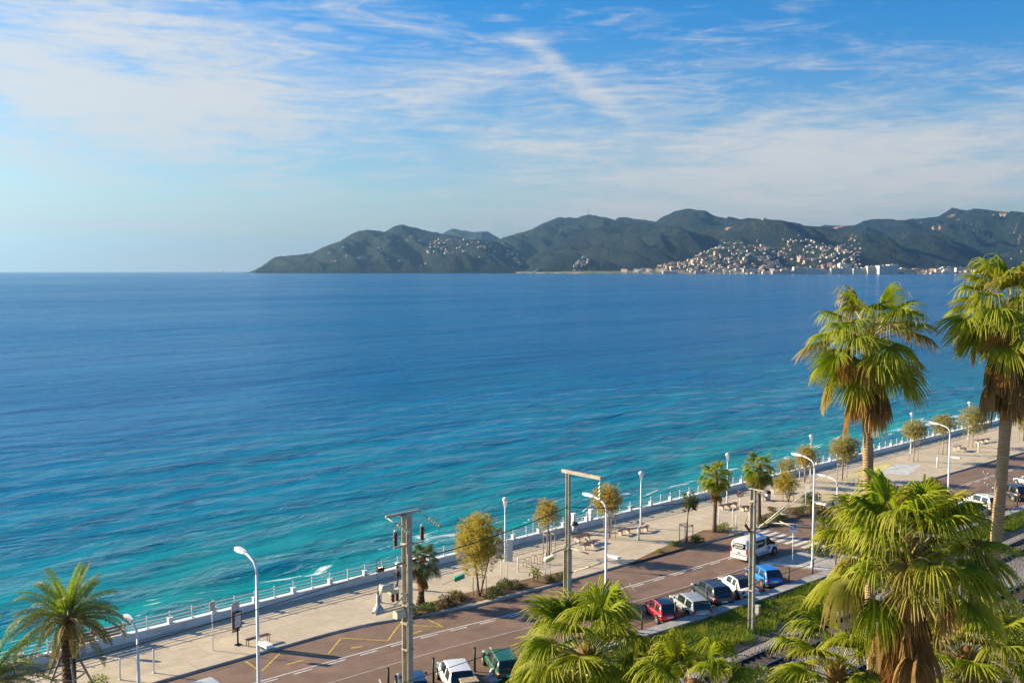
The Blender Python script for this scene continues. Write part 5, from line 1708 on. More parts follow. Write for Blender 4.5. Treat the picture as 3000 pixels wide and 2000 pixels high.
def car(name, loc, rot, style, pm, label, roof=None, group='cars parked along the sea road', rack=False, cat='car', z=.004):
    L_, W_, H_, belt, hood, rb, rr, fr_, wb_ = STY[style]
    o = thing(name, label, cat, (loc.x, loc.y, z), rot, group)
    w = W_ / 2
    X = lambda f: f * L_
    m = MB()
    loft(m, [(X(-.5), .46, belt - .22, w * .80, w * .74), (X(-.485), .32, belt - .08, w * .93, w * .84), (X(-.44), .24, belt - .01, w * .985, w * .9), (X(-.3), .19, belt + .01, w, w * .92), (X(0), .18, belt, w, w * .92),
             (X(.2), .18, belt - .01, w, w * .92), (X(.28), .19, hood + .03, w, w * .9), (X(.40), .22, hood - .04, w * .97, w * .86), (X(.47), .28, hood - .14, w * .9, w * .76), (X(.5), .36, hood - .3, w * .72, w * .6)], 0, 18, 3.2)
    m.build('body', pm, o)
    hb, hr = w * .91, w * .72
    zr = H_ - .01
    # rounded greenhouse: sections from the rear glass base over the roof to the windscreen base
    dz = zr - belt
    xs_ = [(rb, .0), (rb + (rr - rb) * .30, .42), (rb + (rr - rb) * .72, .82), (rr, .955), (rr + .06, .985), ((rr + fr_) / 2 - .02, 1.0), ((rr + fr_) / 2 + .02, 1.0), (fr_ - .05, .985), (fr_, .95), (fr_ + (wb_ - fr_) * .32, .78), (fr_ + (wb_ - fr_) * .70, .42), (wb_, .0)]
    rings = []
    for (fx, q) in xs_:
        e = .90 + .10 * min(1, q * 2.2)
        h_ = dz * q
        hw_ = hb * e
        tw_ = hw_ + (hr - hw_) * min(1, q)
        half = [(hw_, 0), (hw_ + (tw_ - hw_) * .40, .46), (hw_ + (tw_ - hw_) * .82, .84), (tw_ * .93, .965), (tw_ * .55, 1.0)]
        ring = [(X(fx), y, belt - .03 + h_ * z_) for y, z_ in half] + [(X(fx), 0, belt - .03 + h_ * 1.01)] + [(X(fx), -y, belt - .03 + h_ * z_) for y, z_ in half[::-1]]
        rings.append(ring)
    nk = 11
    cats = {}
    for i in range(len(rings) - 1):
        for k in range(nk - 1):
            side = k < 2 or k > 7
            edge = k in (2, 7)
            if i < 3: c_ = 'cabin' if (side or edge) else 'rear_window'
            elif i > 7: c_ = ('cabin' if edge else ('side_window' if i == 8 and side else 'cabin' if side else 'windscreen'))
            else: c_ = ('side_window' if side and i not in (5,) else 'cabin' if side else 'roof')
            if c_ == 'roof' and edge: c_ = 'cabin'
            key = c_ + ('L' if k < 5 else 'R') + ('b' if i < 5 else 'f') if c_ == 'side_window' else c_
            cats.setdefault(key, []).append((i, k))
    V = [p for r_ in rings for p in r_]
    for key, fl in cats.items():
        nm = 'side_window' if key.startswith('side_window') else key
        mm_ = MB()
        used = sorted({q for (i, k) in fl for q in (i * nk + k, i * nk + k + 1, (i + 1) * nk + k, (i + 1) * nk + k + 1)})
        ix = {q: j for j, q in enumerate(used)}
        mm_.add([V[q] for q in used], [(ix[i * nk + k], ix[(i + 1) * nk + k], ix[(i + 1) * nk + k + 1], ix[i * nk + k + 1]) for (i, k) in fl], 0, True)
        mm_.build(nm, glass_d if nm in ('side_window', 'rear_window', 'windscreen') else (roof or pm) if nm == 'roof' else pm, o)
    zr -= .02
    tw = MB().tube([(0, -.10, 0), (0, .10, 0)], .315, 18, smooth=False).mesh('tyre', tyre_m)
    rw = MB().tube([(0, -.104, 0), (0, .104, 0)], .21, 14, smooth=False).tube([(0, -.112, 0), (0, .112, 0)], .06, 8).mesh('rim', rim_m)
    aw = MB().tube([(0, -.04, 0), (0, .04, 0)], .375, 18, smooth=False).mesh('wheel_arch', trim_m)
    for fx in (-.31, .32):
        for s_ in (-1, 1):
            inst('wheel_arch', aw, o, Matrix.Translation((X(fx), s_ * (w - .028), .34)))
            wh = inst('wheel', tw, o, Matrix.Translation((X(fx), s_ * (w - .075), .315)))
            inst('rim', rw, wh)
    for s_ in (-1, 1):
        loft(MB(), [(X(-.5) + .005, belt - .33, belt - .10, .12, .10), (X(-.47), belt - .34, belt - .06, .15, .12)], 0, 10).build('tail_light', tail_m, o).location = (0, s_ * w * .74, 0)
        loft(MB(), [(X(.40), hood - .26, hood - .10, .17, .14), (X(.475), hood - .28, hood - .16, .13, .1)], 0, 10).build('headlight', head_m, o).location = (0, s_ * w * .70, 0)
        MB().box((X(wb_) - .28, s_ * (w + .07), belt + .06), (.12, .18, .13), top=.8).build('mirror', pm, o)
    MB().box((X(-.5) - .012, 0, .62), (.015, .5, .12)).build('number_plate', plate_m, o)
    MB().box((X(-.497), 0, .34), (.1, W_ * .82, .16), top=.95).build('rear_bumper', trim_m, o)
    MB().box((X(.492), 0, .36), (.1, W_ * .74, .18), top=.95).build('front_bumper', trim_m, o)
    if rack:
        for s_ in (-1, 1): MB().tube([(X(rr) + .1, s_ * hr * .9, zr + .02), (X(rr) + .2, s_ * hr * .9, zr + .12), (X(fr_) - .2, s_ * hr * .9, zr + .12), (X(fr_) - .1, s_ * hr * .9, zr + .02)], .02, 6).build('roof_rail', rim_m, o)
    return o


PK = R(90 + 15)


def parked(px, py, style, pm, label, rot=PK, back=.07, **kw):
    """placed by the middle of its roof in the photograph"""
    L_, W_, H_ = STY[style][:3]
    g_ = G(px, py, H_)
    f = (STY[style][6] + STY[style][7]) / 2
    d = Vector((math.cos(rot), math.sin(rot), 0))
    return car('parked_car', g_ - d * f * L_, rot, style, pm, label, **kw)


red_p, blue_p = paint('car_red', (.55, .015, .02)), paint('car_blue', (.012, .20, .66))
white_p, dark_p = paint('car_white', (.76, .76, .74)), paint('car_dark_grey', (.025, .032, .036))
green_p, silver_p = paint('car_green', (.012, .095, .028)), paint('car_grey_green', (.30, .33, .32))
navy_p, white2_p = paint('car_navy', (.015, .05, .12)), paint('car_pearl', (.66, .68, .70))
teal_p = paint('car_teal', (.10, .28, .22))
soft_m = mat('dark_soft_top', (.03, .04, .06), .5, var=.1)
parked(1945, 1757, 'mini', red_p, 'small red hatchback with a dark roof, partly behind palm fronds', roof=glass_d)
parked(2035, 1744, 'estate', silver_p, 'grey-green estate car beside the red hatchback')
parked(2096, 1704, 'suv', dark_p, 'large dark grey SUV in the middle of the parked row')
parked(2170, 1686, 'saloon', white_p, 'white saloon partly hidden by the right catenary pole', roof=soft_m)
parked(2248, 1658, 'hatch', blue_p, 'bright blue hatchback at the end of the parked row')
parked(1214, 1975, 'hatch', navy_p, 'dark blue car partly hidden by the switchgear pole at the bottom edge')
parked(1342, 1943, 'suv', white2_p, 'white SUV at the bottom edge left of the tan cabinet')
parked(1478, 1912, 'estate', green_p, 'dark green car half hidden by the bushy palm')
GR2 = 'cars parked beyond the near palm'
parked(2806, 1486, 'hatch', white_p, 'white hatchback nearest the near palm crown', group=GR2)
parked(2848, 1470, 'hatch', white2_p, 'white hatchback second from the near palm crown', group=GR2)
parked(2893, 1449, 'suv', white_p, 'white SUV with roof rails left of the right palm trunk', rack=True, group=GR2)
parked(2975, 1418, 'suv', dark_p, 'dark car right of the right palm trunk', group=GR2)
parked(3030, 1392, 'saloon', white_p, 'white car cut off by the right edge of the picture', group=GR2)
car('car', G(2470, 1492, PZ), R(80), 'suv', navy_p, 'dark blue car standing on the promenade behind the near palm', group='cars off the parking row', z=PZ)
car('car', G(566, 2078, 0) + Vector((0, 0, 0)), ROAD_ROT + math.pi, 'hatch', teal_p, 'pale teal car just entering at the bottom edge', roof=paint('car_pale_roof', (.55, .58, .55)), group='cars off the parking row')


def text_mesh(s, size, mtl):
    cu = bpy.data.curves.new('lettering', 'FONT')
    cu.body = s; cu.size = size; cu.align_x = 'CENTER'; cu.align_y = 'CENTER'; cu.extrude = .002; cu.offset = .006
    ob = bpy.data.objects.new('lettering', cu); col.objects.link(ob)
    dg = bpy.context.evaluated_depsgraph_get()
    me = bpy.data.meshes.new_from_object(ob.evaluated_get(dg))
    bpy.data.objects.remove(ob)
    me.materials.clear(); me.materials.append(mtl)
    return me


def van():
    L_, W_, H_ = 5.0, 1.92, 1.95
    rear = (G(2133, 1637) + G(2196, 1652)) / 2
    d = U
    o = thing('van', 'white ambulance van with dark windows and a blue star driving on the road', 'van', rear + d * L_ / 2 + Vector((0, 0, .004)), ROAD_ROT, None)
    w = W_ / 2
    m = MB()
    loft(m, [(-2.5, .42, 1.55, w * .88, w * .80), (-2.47, .30, 1.80, w * .96, w * .84), (-2.3, .24, 1.92, w, w * .86), (-1.2, .2, 1.95, w, w * .87), (.3, .2, 1.95, w, w * .87), (.75, .2, 1.90, w, w * .85)], 0, 18, 5)
    m.build('body', white_p, o)
    m = MB()
    loft(m, [(.70, .2, 1.88, w, w * .85), (1.15, .2, 1.55, w, w * .84), (1.62, .2, 1.16, w, w * .88), (1.9, .22, 1.04, w * .98, w * .86), (2.3, .28, .92, w * .92, w * .78), (2.48, .36, .72, w * .78, w * .66), (2.5, .4, .66, w * .7, w * .6)], 0, 18, 5)
    m.build('bonnet', white_p, o)
    MB().add([(.82, -w * .74, 1.84), (.82, w * .74, 1.84), (1.56, w * .80, 1.23), (1.56, -w * .80, 1.23)], [(0, 1, 2, 3)]).build('windscreen', glass_d, o)
    for s_ in (-1, 1):
        y1, y0 = s_ * (w * .885 + .03), s_ * (w * .955 + .022)
        def sw(pts, nm):
            V = [(x, (y0 + (y1 - y0) * (z - 1.08) / .72), z) for x, z in pts]
            MB().add(V, [tuple(range(len(V)))]).build(nm, glass_d, o)
        sw([(-2.1, 1.12), (-1.5, 1.08), (-.2, 1.08), (.18, 1.2), (.2, 1.74), (-2.1, 1.76)], 'side_window')
        sw([(.36, 1.1), (1.42, 1.1), (1.30, 1.28), (.80, 1.72), (.36, 1.74)], 'door_window')
        MB().box((1.30, s_ * (w + .1), 1.18), (.16, .2, .24)).build('mirror', trim_m, o)
        MB().box((-2.495, s_ * w * .84, 1.02), (.04, .14, .46)).build('tail_light', tail_m, o)
        loft(MB(), [(2.05, .66, .86, .17, .14), (2.4, .62, .76, .12, .1)], 0, 10).build('headlight', head_m, o).location = (0, s_ * w * .72, 0)
        # emblem: six-armed blue star and swoosh
        for k in range(3):
            a = k * math.pi / 3 + math.pi / 6
            V = [(.78 + math.cos(a) * q * .17 - math.sin(a) * e * .05, s_ * (w * .985 + .016), .86 + math.sin(a) * q * .17 + math.cos(a) * e * .05) for q, e in ((-1, -1), (1, -1), (1, 1), (-1, 1))]
            V = [(x, y + s_ * .0015 * k, z) for x, y, z in V]
            MB().add(V, [(0, 1, 2, 3)]).build('star_emblem', blue_m, o)
        V = []
        for i in range(9):
            q = i / 8; x = -1.1 + 1.9 * q
            V += [(x, s_ * (w + .008), .56 + .05 * math.sin(q * 4) + .03), (x, s_ * (w + .008), .56 + .05 * math.sin(q * 4) + .03 - .10 * math.sin(math.pi * q) ** .7)]
        MB().add(V, [(2 * i, 2 * i + 1, 2 * i + 3, 2 * i + 2) for i in range(8)]).build('blue_swoosh', mat('swoosh_blue', (.04, .22, .5), .4), o)
        MB().box((.2, s_ * (w + .012), .95), (.16, .02, .04)).build('door_handle', trim_m, o)
        tm = text_mesh('AMBULANCE', .25, white_m)
        rzz = R(90) if s_ > 0 else R(90)
        M = Matrix.Translation((-.95, s_ * (w * .925 + .052), 1.47)) @ Matrix.Rotation(0 if s_ < 0 else math.pi, 4, 'Z') @ Matrix.Rotation(R(90) - R(7), 4, 'X')
        inst('side_lettering', tm, o, M)
        inst('side_lettering', text_mesh('04 93', .17, white_m), o, Matrix.Translation((-1.2, s_ * (w * .94 + .05), 1.24)) @ Matrix.Rotation(0 if s_ < 0 else math.pi, 4, 'Z') @ Matrix.Rotation(R(90) - R(7), 4, 'X'))
    # rear face: window with lettering, doors, plate, bumper
    V = [(-2.513, -w * .72, 1.18), (-2.513, -w * .3, 1.12), (-2.513, w * .3, 1.12), (-2.513, w * .72, 1.18), (-2.50, w * .70, 1.66), (-2.50, -w * .70, 1.66)]
    MB().add(V, [(0, 5, 4, 3, 2, 1)]).build('rear_window', glass_d, o)
    RM = Matrix.Rotation(R(-90), 4, 'Z') @ Matrix.Rotation(R(90), 4, 'X')
    inst('rear_lettering', text_mesh('MONDIAL', .26, white_m), o, Matrix.Translation((-2.522, .1, 1.49)) @ RM)
    inst('rear_lettering', text_mesh('AMBULANCE', .15, white_m), o, Matrix.Translation((-2.524, .05, 1.26)) @ RM)
    MB().box((-2.51, 0, .80), (.03, .3, .08)).build('door_handle', trim_m, o)
    MB().box((-2.515, 0, .62), (.03, 1.5, .035)).build('trim_strip', trim_m, o)
    MB().box((-2.50, 0, .40), (.14, W_ * .90, .24), top=.96).build('rear_bumper', white_p, o)
    MB().box((-2.52, .3, .72), (.015, .5, .11)).build('number_plate', plate_m, o)
    loft(MB(), [(.05, 1.93, 2.0, .5, .45), (.12, 1.93, 2.06, .56, .5), (.38, 1.93, 2.06, .56, .5), (.45, 1.93, 2.0, .5, .45)], 0, 10).build('light_bar', paint('beacon_blue', (.01, .12, .45)), o)
    tw = MB().tube([(0, -.11, 0), (0, .11, 0)], .34, 20, smooth=False).mesh('tyre', tyre_m)
    rw = MB().tube([(0, -.114, 0), (0, .114, 0)], .22, 14, smooth=False).tube([(0, -.12, 0), (0, .12, 0)], .06, 8).mesh('rim', rim_m)
    aw = MB().tube([(0, -.03, 0), (0, .03, 0)], .42, 20, smooth=False).mesh('wheel_arch', trim_m)
    for x in (-1.55, 1.65):
        for s_ in (-1, 1):
            inst('wheel_arch', aw, o, Matrix.Translation((x, s_ * (w - .02), .37)))
            wh = inst('wheel', tw, o, Matrix.Translation((x, s_ * (w - .09), .34))); inst('rim', rw, wh)


van()


# ------------------------------------------------------------------ person walking on the promenade
def person():
    base = G(1163, 1722, PZ)
    me = bpy.data.meshes.new('body')
    # walking away along the wall: x = left/right, y = heading
    V = [(0, 0, .98), (0, .02, 1.16), (0, .03, 1.36), (0, .02, 1.48), (0, .05, 1.57), (0, .06, 1.67), (0, .06, 1.74),
         (-.10, 0, .92), (-.12, .18, .52), (-.12, .12, .10), (-.12, .24, .05),
         (.10, 0, .92), (.12, -.02, .50), (.12, -.30, .14), (.12, -.20, .05),
         (-.19, .02, 1.41), (-.25, -.08, 1.13), (-.22, -.02, .90), (-.21, .02, .80),
         (.19, .02, 1.41), (.25, .06, 1.14), (.22, .20, .94), (.21, .27, .86)]
    E_ = [(0, 1), (1, 2), (2, 3), (3, 4), (4, 5), (5, 6), (0, 7), (7, 8), (8, 9), (9, 10), (0, 11), (11, 12), (12, 13), (13, 14), (2, 15), (15, 16), (16, 17), (17, 18), (2, 19), (19, 20), (20, 21), (21, 22)]
    Rr = [.17, .165, .175, .08, .075, .105, .07, .10, .072, .05, .045, .10, .072, .05, .045, .085, .062, .045, .035, .085, .062, .045, .035]
    me.from_pydata(V, E_, [])
    ob = bpy.data.objects.new('body', me); col.objects.link(ob)
    sk = ob.modifiers.new('skin', 'SKIN')
    if not me.skin_vertices: me.skin_vertices.new()
    for i, r in enumerate(Rr): me.skin_vertices[0].data[i].radius = (r, r * .85)
    me.skin_vertices[0].data[0].use_root = True
    sb = ob.modifiers.new('sub', 'SUBSURF'); sb.levels = 2; sb.render_levels = 2
    dg = bpy.context.evaluated_depsgraph_get()
    nm = bpy.data.meshes.new_from_object(ob.evaluated_get(dg))
    bpy.data.objects.remove(ob)
    nm.materials.clear()
    for m_ in (mat('dark_jacket', (.045, .032, .036), .8, var=.2, scale=9), mat('blue_jeans', (.05, .09, .2), .85, var=.25, scale=9), mat('skin_tone', (.52, .30, .2), .55, var=.06), mat('dark_shoes', (.03, .025, .025), .6)): nm.materials.append(m_)
    for p in nm.polygons:
        z, x = p.center.z, abs(p.center.x)
        p.use_smooth = True
        p.material_index = 3 if z < .10 else 1 if (z < .93 and x < .185) else 2 if (z > 1.50 or (z < .90 and x > .185)) else 0
    o = tag(inst('person', nm), 'person in a dark jacket and blue jeans walking along the sea wall', 'person')
    o.location = base; o.rotation_euler.z = ROAD_ROT - R(90)
    MB().ball((0, .045, 1.70), .118, 12, 8, 0, .95).build('hair', mat('brown_hair', (.10, .05, .025), .7, var=.2, scale=20), o)


person()
# ------------------------------------------------------------------ town across the bay
def hz_at(key, px, v):
    """point on a hill: photograph column px, fraction v of the way from its foot to its ridge"""
    X, Y, Z = HILLS[key]
    row = min(X.shape[0] - 1, max(0, int(v * 63)))
    xs = X[row]
    i = int(np.argmin(np.abs(1500 + FPX * xs / Y[row] - px)))
    return Vector((float(X[row, i]), float(Y[row, i]), float(Z[row, i])))


def plain_at(px, q):
    X, Y, Z = HILLS['plain']
    row = min(X.shape[0] - 1, int(q * (X.shape[0] - 1)))
    i = int(np.argmin(np.abs(1500 + FPX * X[row] / Y[row] - px)))
    return Vector((float(X[row, i]), float(Y[row, i]), float(Z[row, i])))


hw = [mat('house_cream', (.70, .60, .45), .85, var=.08), mat('house_white', (.76, .70, .60), .85, var=.05), mat('house_pink', (.66, .47, .36), .85, var=.08), mat('house_ochre', (.62, .46, .28), .85, var=.08)]
tile_m = mat('clay_roof', (.40, .20, .12), .9, var=.2, scale=.5)
flat_m = mat('pale_flat_roof', (.55, .52, .48), .9, var=.1)
win_m = mat('dark_window_glass', (.03, .04, .05), .15, var=.2)
HM = []
for k, wm in enumerate(hw):
    for v in range(2):
        r_ = random.Random(60 + k * 2 + v)
        lx, ly, hz = r_.uniform(15, 24), r_.uniform(11, 16), r_.uniform(6.5, 10)
        m = MB().box((0, 0, hz / 2 - 3), (lx, ly, hz + 6))
        e = .8; rh = 2.6
        if v == 0 or k == 2:
            m.add([(-lx / 2 - e, -ly / 2 - e, hz), (lx / 2 + e, -ly / 2 - e, hz), (lx / 2 + e, ly / 2 + e, hz), (-lx / 2 - e, ly / 2 + e, hz), (-lx / 4, 0, hz + rh), (lx / 4, 0, hz + rh)], [(0, 1, 5, 4), (1, 2, 5), (2, 3, 4, 5), (3, 0, 4), (3, 2, 1, 0)], 1)
        else:
            m.box((0, 0, hz + .25), (lx + .8, ly + .8, .5), m=2)
            m.box((lx * .18, 0, hz + 2), (lx * .5, ly * .7, 3.2))
        for i in range(4):
            for f_ in range(2):
                m.box((-lx / 2 + lx * (i + .5) / 4, -ly / 2 - .05, 1.6 + f_ * 3.2), (1.7, .2, 1.8), m=3)
        HM.append(m.mesh('house', [wm, tile_m, flat_m, win_m]))
hr_ = random.Random(77)
AREAS = [  # hill, count, px range, v range, label
    ('town', 105, (1800, 2480), (.04, .52), 'the lower town slopes'),
    ('town', 34, (1850, 2250), (.45, .72), 'the upper town hill'),
    ('cape', 46, (1180, 1560), (.30, .97), 'the headland village'),
    ('cape', 16, (900, 1180), (.10, .60), 'the seaward headland slope'),
    ('dark', 22, (1560, 1760), (.02, .22), 'the dark hill foot'),
    ('plain', 60, (2330, 2940), (.10, .95), 'the town behind the apartments'),
    ('right_low', 12, (2930, 3100), (.3, .95), 'the right edge hillside'),
    ('mid_back', 8, (1470, 1530), (.75, .98), 'the mast hill shoulder')]
for key, n, (x0, x1), (v0, v1), la in AREAS:
    for i in range(n):
        for _ in range(14):                                   # houses keep to clusters and terraces
            px, v = hr_.uniform(x0, x1), hr_.uniform(v0, v1) ** 1.15
            if vnoise(np.array([px / 38.0]), np.array([v * 9.0]), 5)[0] > .48: break
        p = plain_at(px, v) if key == 'plain' else hz_at(key, px, v)
        hk = hr_.randrange(8)
        o = inst('house', HM[hk])
        s_ = hr_.uniform(.8, 1.5) * (1.3 if key in ('town', 'plain') else 1.0)
        o.location = p; o.scale = (s_, s_, s_ * hr_.uniform(.9, 1.3)); o.rotation_euler.z = hr_.uniform(-.5, .5)
        look = ('cream', 'white', 'pink', 'ochre')[hk // 2] + (' red-roofed' if hk % 2 == 0 or hk == 5 else ' flat-roofed')
        fx, fv = (px - x0) / (x1 - x0), (v - v0) / (v1 - v0)
        where = ('at the far left of', 'left of the middle of', 'right of the middle of', 'at the far right of')[min(3, int(fx * 4))]
        up = ('low ', 'halfway up ', 'high ')[max(0, min(2, int(fv * 3)))]
        tag(o, 'small ' + look + ' house ' + up + where + ' ' + la, 'house', 'houses: ' + look + ' ' + up + where + ' ' + la)
# more houses, too many to tell one from another
mm = MB()
for i in range(1500):
    a = hr_.random()
    if a < .62: px, v = hr_.uniform(1800, 2520), hr_.uniform(.03, .5); p = hz_at('town', px, v)
    elif a < .85: px, v = hr_.uniform(1820, 2960), hr_.uniform(.02, 1) ** 1.6; p = plain_at(px, v)
    else: px, v = hr_.uniform(1250, 1560), hr_.uniform(.3, .95); p = hz_at('cape', px, v)
    s_ = hr_.uniform(.7, 1.35); rz = hr_.uniform(-.6, .6)
    lx, ly, hz = 17 * s_, 12 * s_, 8 * s_
    k = hr_.choice((0, 0, 0, 1, 2, 3, 3))
    if a >= .62 and a < .85 and hr_.random() < .3: lx, ly, hz = hr_.uniform(26, 48), 15, hr_.uniform(13, 24)
    mm.box((p.x, p.y, p.z + hz / 2 - 2), (lx, ly, hz + 4), rz, k)
    mm.box((p.x, p.y, p.z + hz + .8), (lx * 1.06, ly * 1.06, 1.6), rz, 4, .5)
tag(mm.build('distant_houses', hw + [tile_m]), 'mass of small pale houses filling the slopes of the town', 'houses', kind='stuff')


def apartment(px, q, w, d, h, floors, wm, label, rot=0.0, steps=None, big=False):
    w, d, h = w * 1.7, d * 1.4, h * 1.3
    steps = [(a * 1.7, b * 1.7, c) for a, b, c in steps] if steps else None
    p = plain_at(px, q)
    o = thing('apartment_block', label, 'building', p + Vector((0, 0, -3)), rot, 'waterfront apartment blocks')
    fh = h / floors
    m = MB(); parts = steps or [(0, w, floors)]
    for (x, ww, fl) in parts: m.box((x, 0, fl * fh / 2 + 1), (ww, d, fl * fh + 2))
    m.build('wall', wm, o)
    m = MB()
    for (x, ww, fl) in parts: m.box((x, 0, fl * fh + 2.4), (ww + .6, d + .6, .8)); m.box((x + ww * .15, d * .1, fl * fh + 4), (ww * .25, d * .4, 2.6))
    m.build('roof', flat_m, o)
    for fl in range(floors):
        z = 2 + fl * fh
        b_ = MB(); g = MB(); any_ = False
        for (x, ww, f2) in parts:
            if fl >= f2: continue
            any_ = True
            b_.box((x, -d / 2 - .7, z), (ww * .97, 1.4, .9))
            n = max(2, int(ww / 7))
            for i in range(n): g.box((x - ww / 2 + ww * (i + .5) / n, -d / 2 - .05, z + fh * .5), (ww / n * .6, .2, fh * .52))
        if any_:
            b_.build('balcony', hw[1], o); tag(g.build('window_band', win_m, o), kind='stuff')


APT = [(2200, .05, 60, 22, 20, 5, 0, 'low pale block left end of the waterfront row', 0, None), (2285, .03, 75, 24, 26, 7, 2, 'pinkish block behind the harbour masts', .05, [(-20, 36, 5), (18, 40, 7)]),
       (2352, .02, 90, 26, 40, 10, 0, 'stepped cream block with terraces on the waterfront', .1, [(-30, 34, 10), (4, 36, 9), (36, 30, 7)]), (2398, .02, 80, 26, 33, 8, 1, 'long white block right of the stepped cream block', .05, [(-22, 38, 8), (18, 42, 7)]),
       (2455, .03, 80, 26, 38, 10, 0, 'cream block in the middle of the waterfront row', -.05, [(-22, 40, 9), (20, 36, 10)]), (2478, .05, 46, 24, 46, 12, 1, 'tall narrow white block in the waterfront row', .1, None),
       (2515, .02, 62, 24, 36, 9, 1, 'white block left of the tall cream block', 0, [(-14, 34, 8), (18, 28, 9)]), (2550, .02, 56, 26, 44, 11, 0, 'tall cream block left of the bluish block', .1, [(-10, 36, 11), (18, 24, 9)]),
       (2603, .01, 84, 34, 46, 11, 1, 'largest bluish white block near the right end of the waterfront', .25, [(-18, 48, 11), (24, 40, 12)]), (2780, .25, 46, 22, 28, 7, 1, 'white block alone right of the knoll', 0, None), (2806, .28, 40, 22, 24, 6, 1, 'small white block right of the lone white block', 0, None),
       (2560, .3, 50, 22, 30, 8, 3, 'ochre block behind the waterfront row', 0, None), (2640, .2, 60, 20, 16, 4, 0, 'low cream block right of the bluish block', 0, None), (2690, .25, 70, 20, 14, 4, 3, 'long low ochre building by the beach', 0, None), (1960, .03, 60, 20, 16, 4, 0, 'low cream quay building left of the harbour', 0, None), (2055, .03, 44, 20, 18, 5, 2, 'pink quay building left of the harbour masts', 0, None)]
for (px, q, w, d, h, fl, k, la, rot, st) in APT: apartment(px, q, w, d, h, fl, hw[k], la, rot, st)
# harbour: moored yachts with bare masts
hull_m = mat('yacht_white', (.8, .8, .8), .4, var=.03)
ym = MB(); loft(ym, [(-7, .2, 1.6, 1.6, 1.9), (0, 0, 1.7, 2.1, 2.2), (4, .1, 1.9, 1.6, 1.8), (7, .9, 2.2, .2, .3)], 0, 10)
yh = ym.mesh('hull', hull_m); yc = MB().box((-1, 0, 2.2), (5, 2.2, 1.1), top=.8).mesh('cabin', hull_m); yt = MB().tube([(.5, 0, 1.5), (.5, 0, 21)], [.28, .18], 6).tube([(.5, 0, 3.4), (-5.5, 0, 3.2)], .15, 5).mesh('mast', mat('mast_alloy', (.7, .7, .7), .4, .3))
for i in range(46):
    px = 2110 + i * 5.3 + hr_.uniform(-3, 3) if i < 40 else 1880 + (i - 40) * 34
    p = plain_at(px, 0)
    o = thing('sailing_yacht', 'white sailing yacht with a bare mast ' + ('in the left part of the far harbour', 'in the left middle of the far harbour', 'in the right middle of the far harbour', 'at the right end of the far harbour', 'moored off the quay left of the far harbour')[min(4, i // 10)], 'yacht', (p.x, p.y - hr_.uniform(4, 22), SEA_Z - p.y ** 2 / EARTH - p.x ** 2 / EARTH), hr_.uniform(1.2, 1.9), 'yachts moored across the bay')
    s_ = hr_.uniform(.9, 1.45)
    for n_, m_ in (('hull', yh), ('cabin', yc), ('mast', yt)): inst(n_, m_, o, Matrix.Scale(s_, 4))
# breakwater and beach
q = MB()
for i in range(120):
    px = 1900 + i * 3.9; p = plain_at(px, 0)
    q.box((p.x, p.y - 34, SEA_Z - p.y ** 2 / EARTH - p.x ** 2 / EARTH + 1.4), (9.5, 7, 4.4), hr_.uniform(-.2, .2), 0, .75)
tag(q.build('breakwater', mat('breakwater_stone', (.5, .47, .42), .9)), 'long pale stone breakwater in front of the far harbour', 'breakwater')
q = MB(); V = []
for i in range(41):
    px = 2640 + i * 14; p = plain_at(px, 0)
    V += [(p.x, p.y - 30, SEA_Z - 1 - p.y ** 2 / EARTH - p.x ** 2 / EARTH), (p.x, p.y + 50, p.z + 5)]
q.add(V, [(2 * i, 2 * i + 2, 2 * i + 3, 2 * i + 1) for i in range(40)])
tag(q.build('beach', mat('pale_sand', (.62, .50, .36), .95)), 'strip of pale sand beach at the right end of the far shore', kind='structure')
bt = thing('motor_yacht', 'white motor yacht on the water off the far waterfront', 'boat', Vector((2626 - 1500, 0, 0)) / FPX * 6900 + Vector((0, 6900, SEA_Z - 6900 ** 2 / EARTH - 2600 ** 2 / EARTH)), .15)
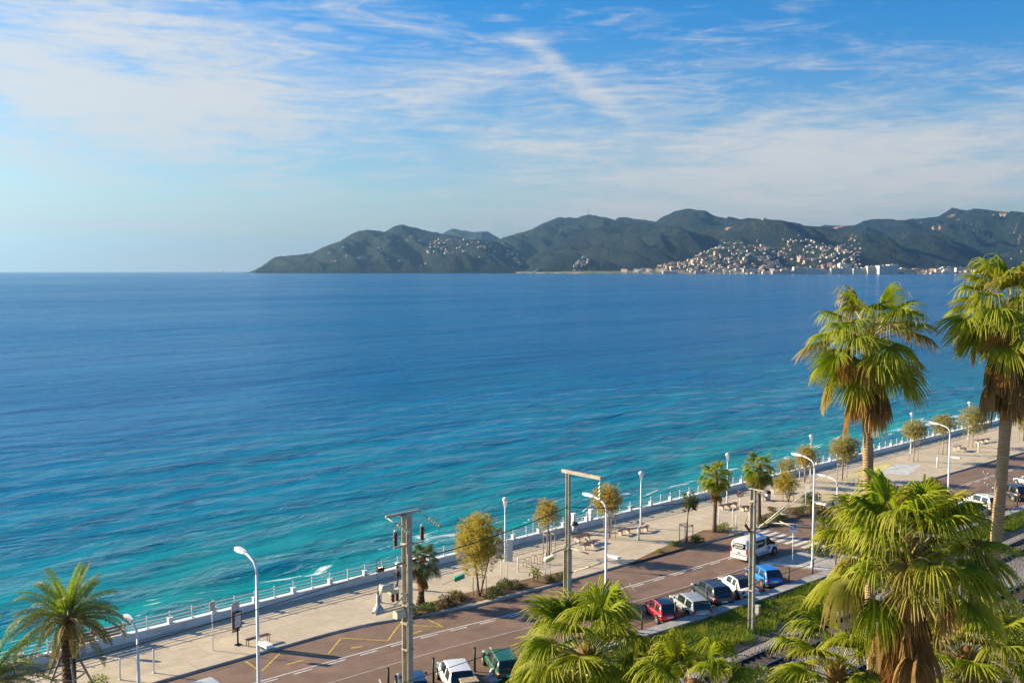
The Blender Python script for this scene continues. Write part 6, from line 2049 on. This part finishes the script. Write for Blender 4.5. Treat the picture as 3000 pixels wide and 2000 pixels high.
loft(MB(), [(-17, .3, 4, 3.6, 4), (0, 0, 4.2, 4, 4.2), (12, .5, 5, 3, 3.4), (18, 2, 5.6, .4, .6)], 0, 10).build('hull', hull_m, bt)
MB().box((-3, 0, 6), (18, 6, 3.4), top=.85).build('cabin', hull_m, bt); MB().box((-4, 0, 9), (10, 4.6, 2.6), top=.8).build('flybridge', hull_m, bt)
lt = plain_at(1880, 0)
ms_ = HILLS['mid_back']; ri = 63
k = int(np.argmin(np.abs(1500 + FPX * ms_[0][ri] / ms_[1][ri] - 1723)))
mp = Vector((float(ms_[0][ri, k]), float(ms_[1][ri, k]), float(ms_[2][ri, k])))
o = thing('radio_mast', 'thin radio mast on the summit of the broad blue hill', 'mast', mp + Vector((0, 0, -4)), 0)
MB().tube([(0, 0, 0), (0, 0, 90)], [3, 1.2], 6).build('lattice', mat('mast_grey', (.3, .3, .3), .6), o); MB().tube([(0, 0, 60), (0, 0, 74)], 3.2, 8).build('antenna', mat('mast_grey', (.3, .3, .3), .6), o)
# lighthouse speck at the tip of the cape
cp = hz_at('cape', 731, .5)
o = thing('beacon', 'tiny white beacon at the tip of the headland', 'beacon', Vector((cp.x - 10, 8600, SEA_Z - 8600 ** 2 / EARTH)), 0)
MB().tube([(0, 0, 0), (0, 0, 16)], [6, 4], 10).build('tower', hw[1], o); MB().tube([(0, 0, 16), (0, 0, 20), (0, 0, 23)], [4.6, 3.5, .6], 10).build('lantern', hw[2], o)
# ------------------------------------------------------------------ haze
def make_haze():
    t = NT('haze_air')
    v = t.N('ShaderNodeVolumePrincipled')
    v.inputs['Color'].default_value = (.34, .66, 1, 1)
    v.inputs['Density'].default_value = HAZE
    v.inputs['Anisotropy'].default_value = .68
    t.l.new(v.outputs[0], t.out.inputs['Volume'])
    b = MB().box((0, 0, 0), (64000, 64000, 1))
    b.v = [(x, y, -260 if z < 0 else 900) for x, y, z in b.v]
    o = b.build('haze', t.mat)
    tag(o, 'thin bluish haze over the bay and the hills', kind='stuff')


HAZE = 3.8e-5
make_haze()
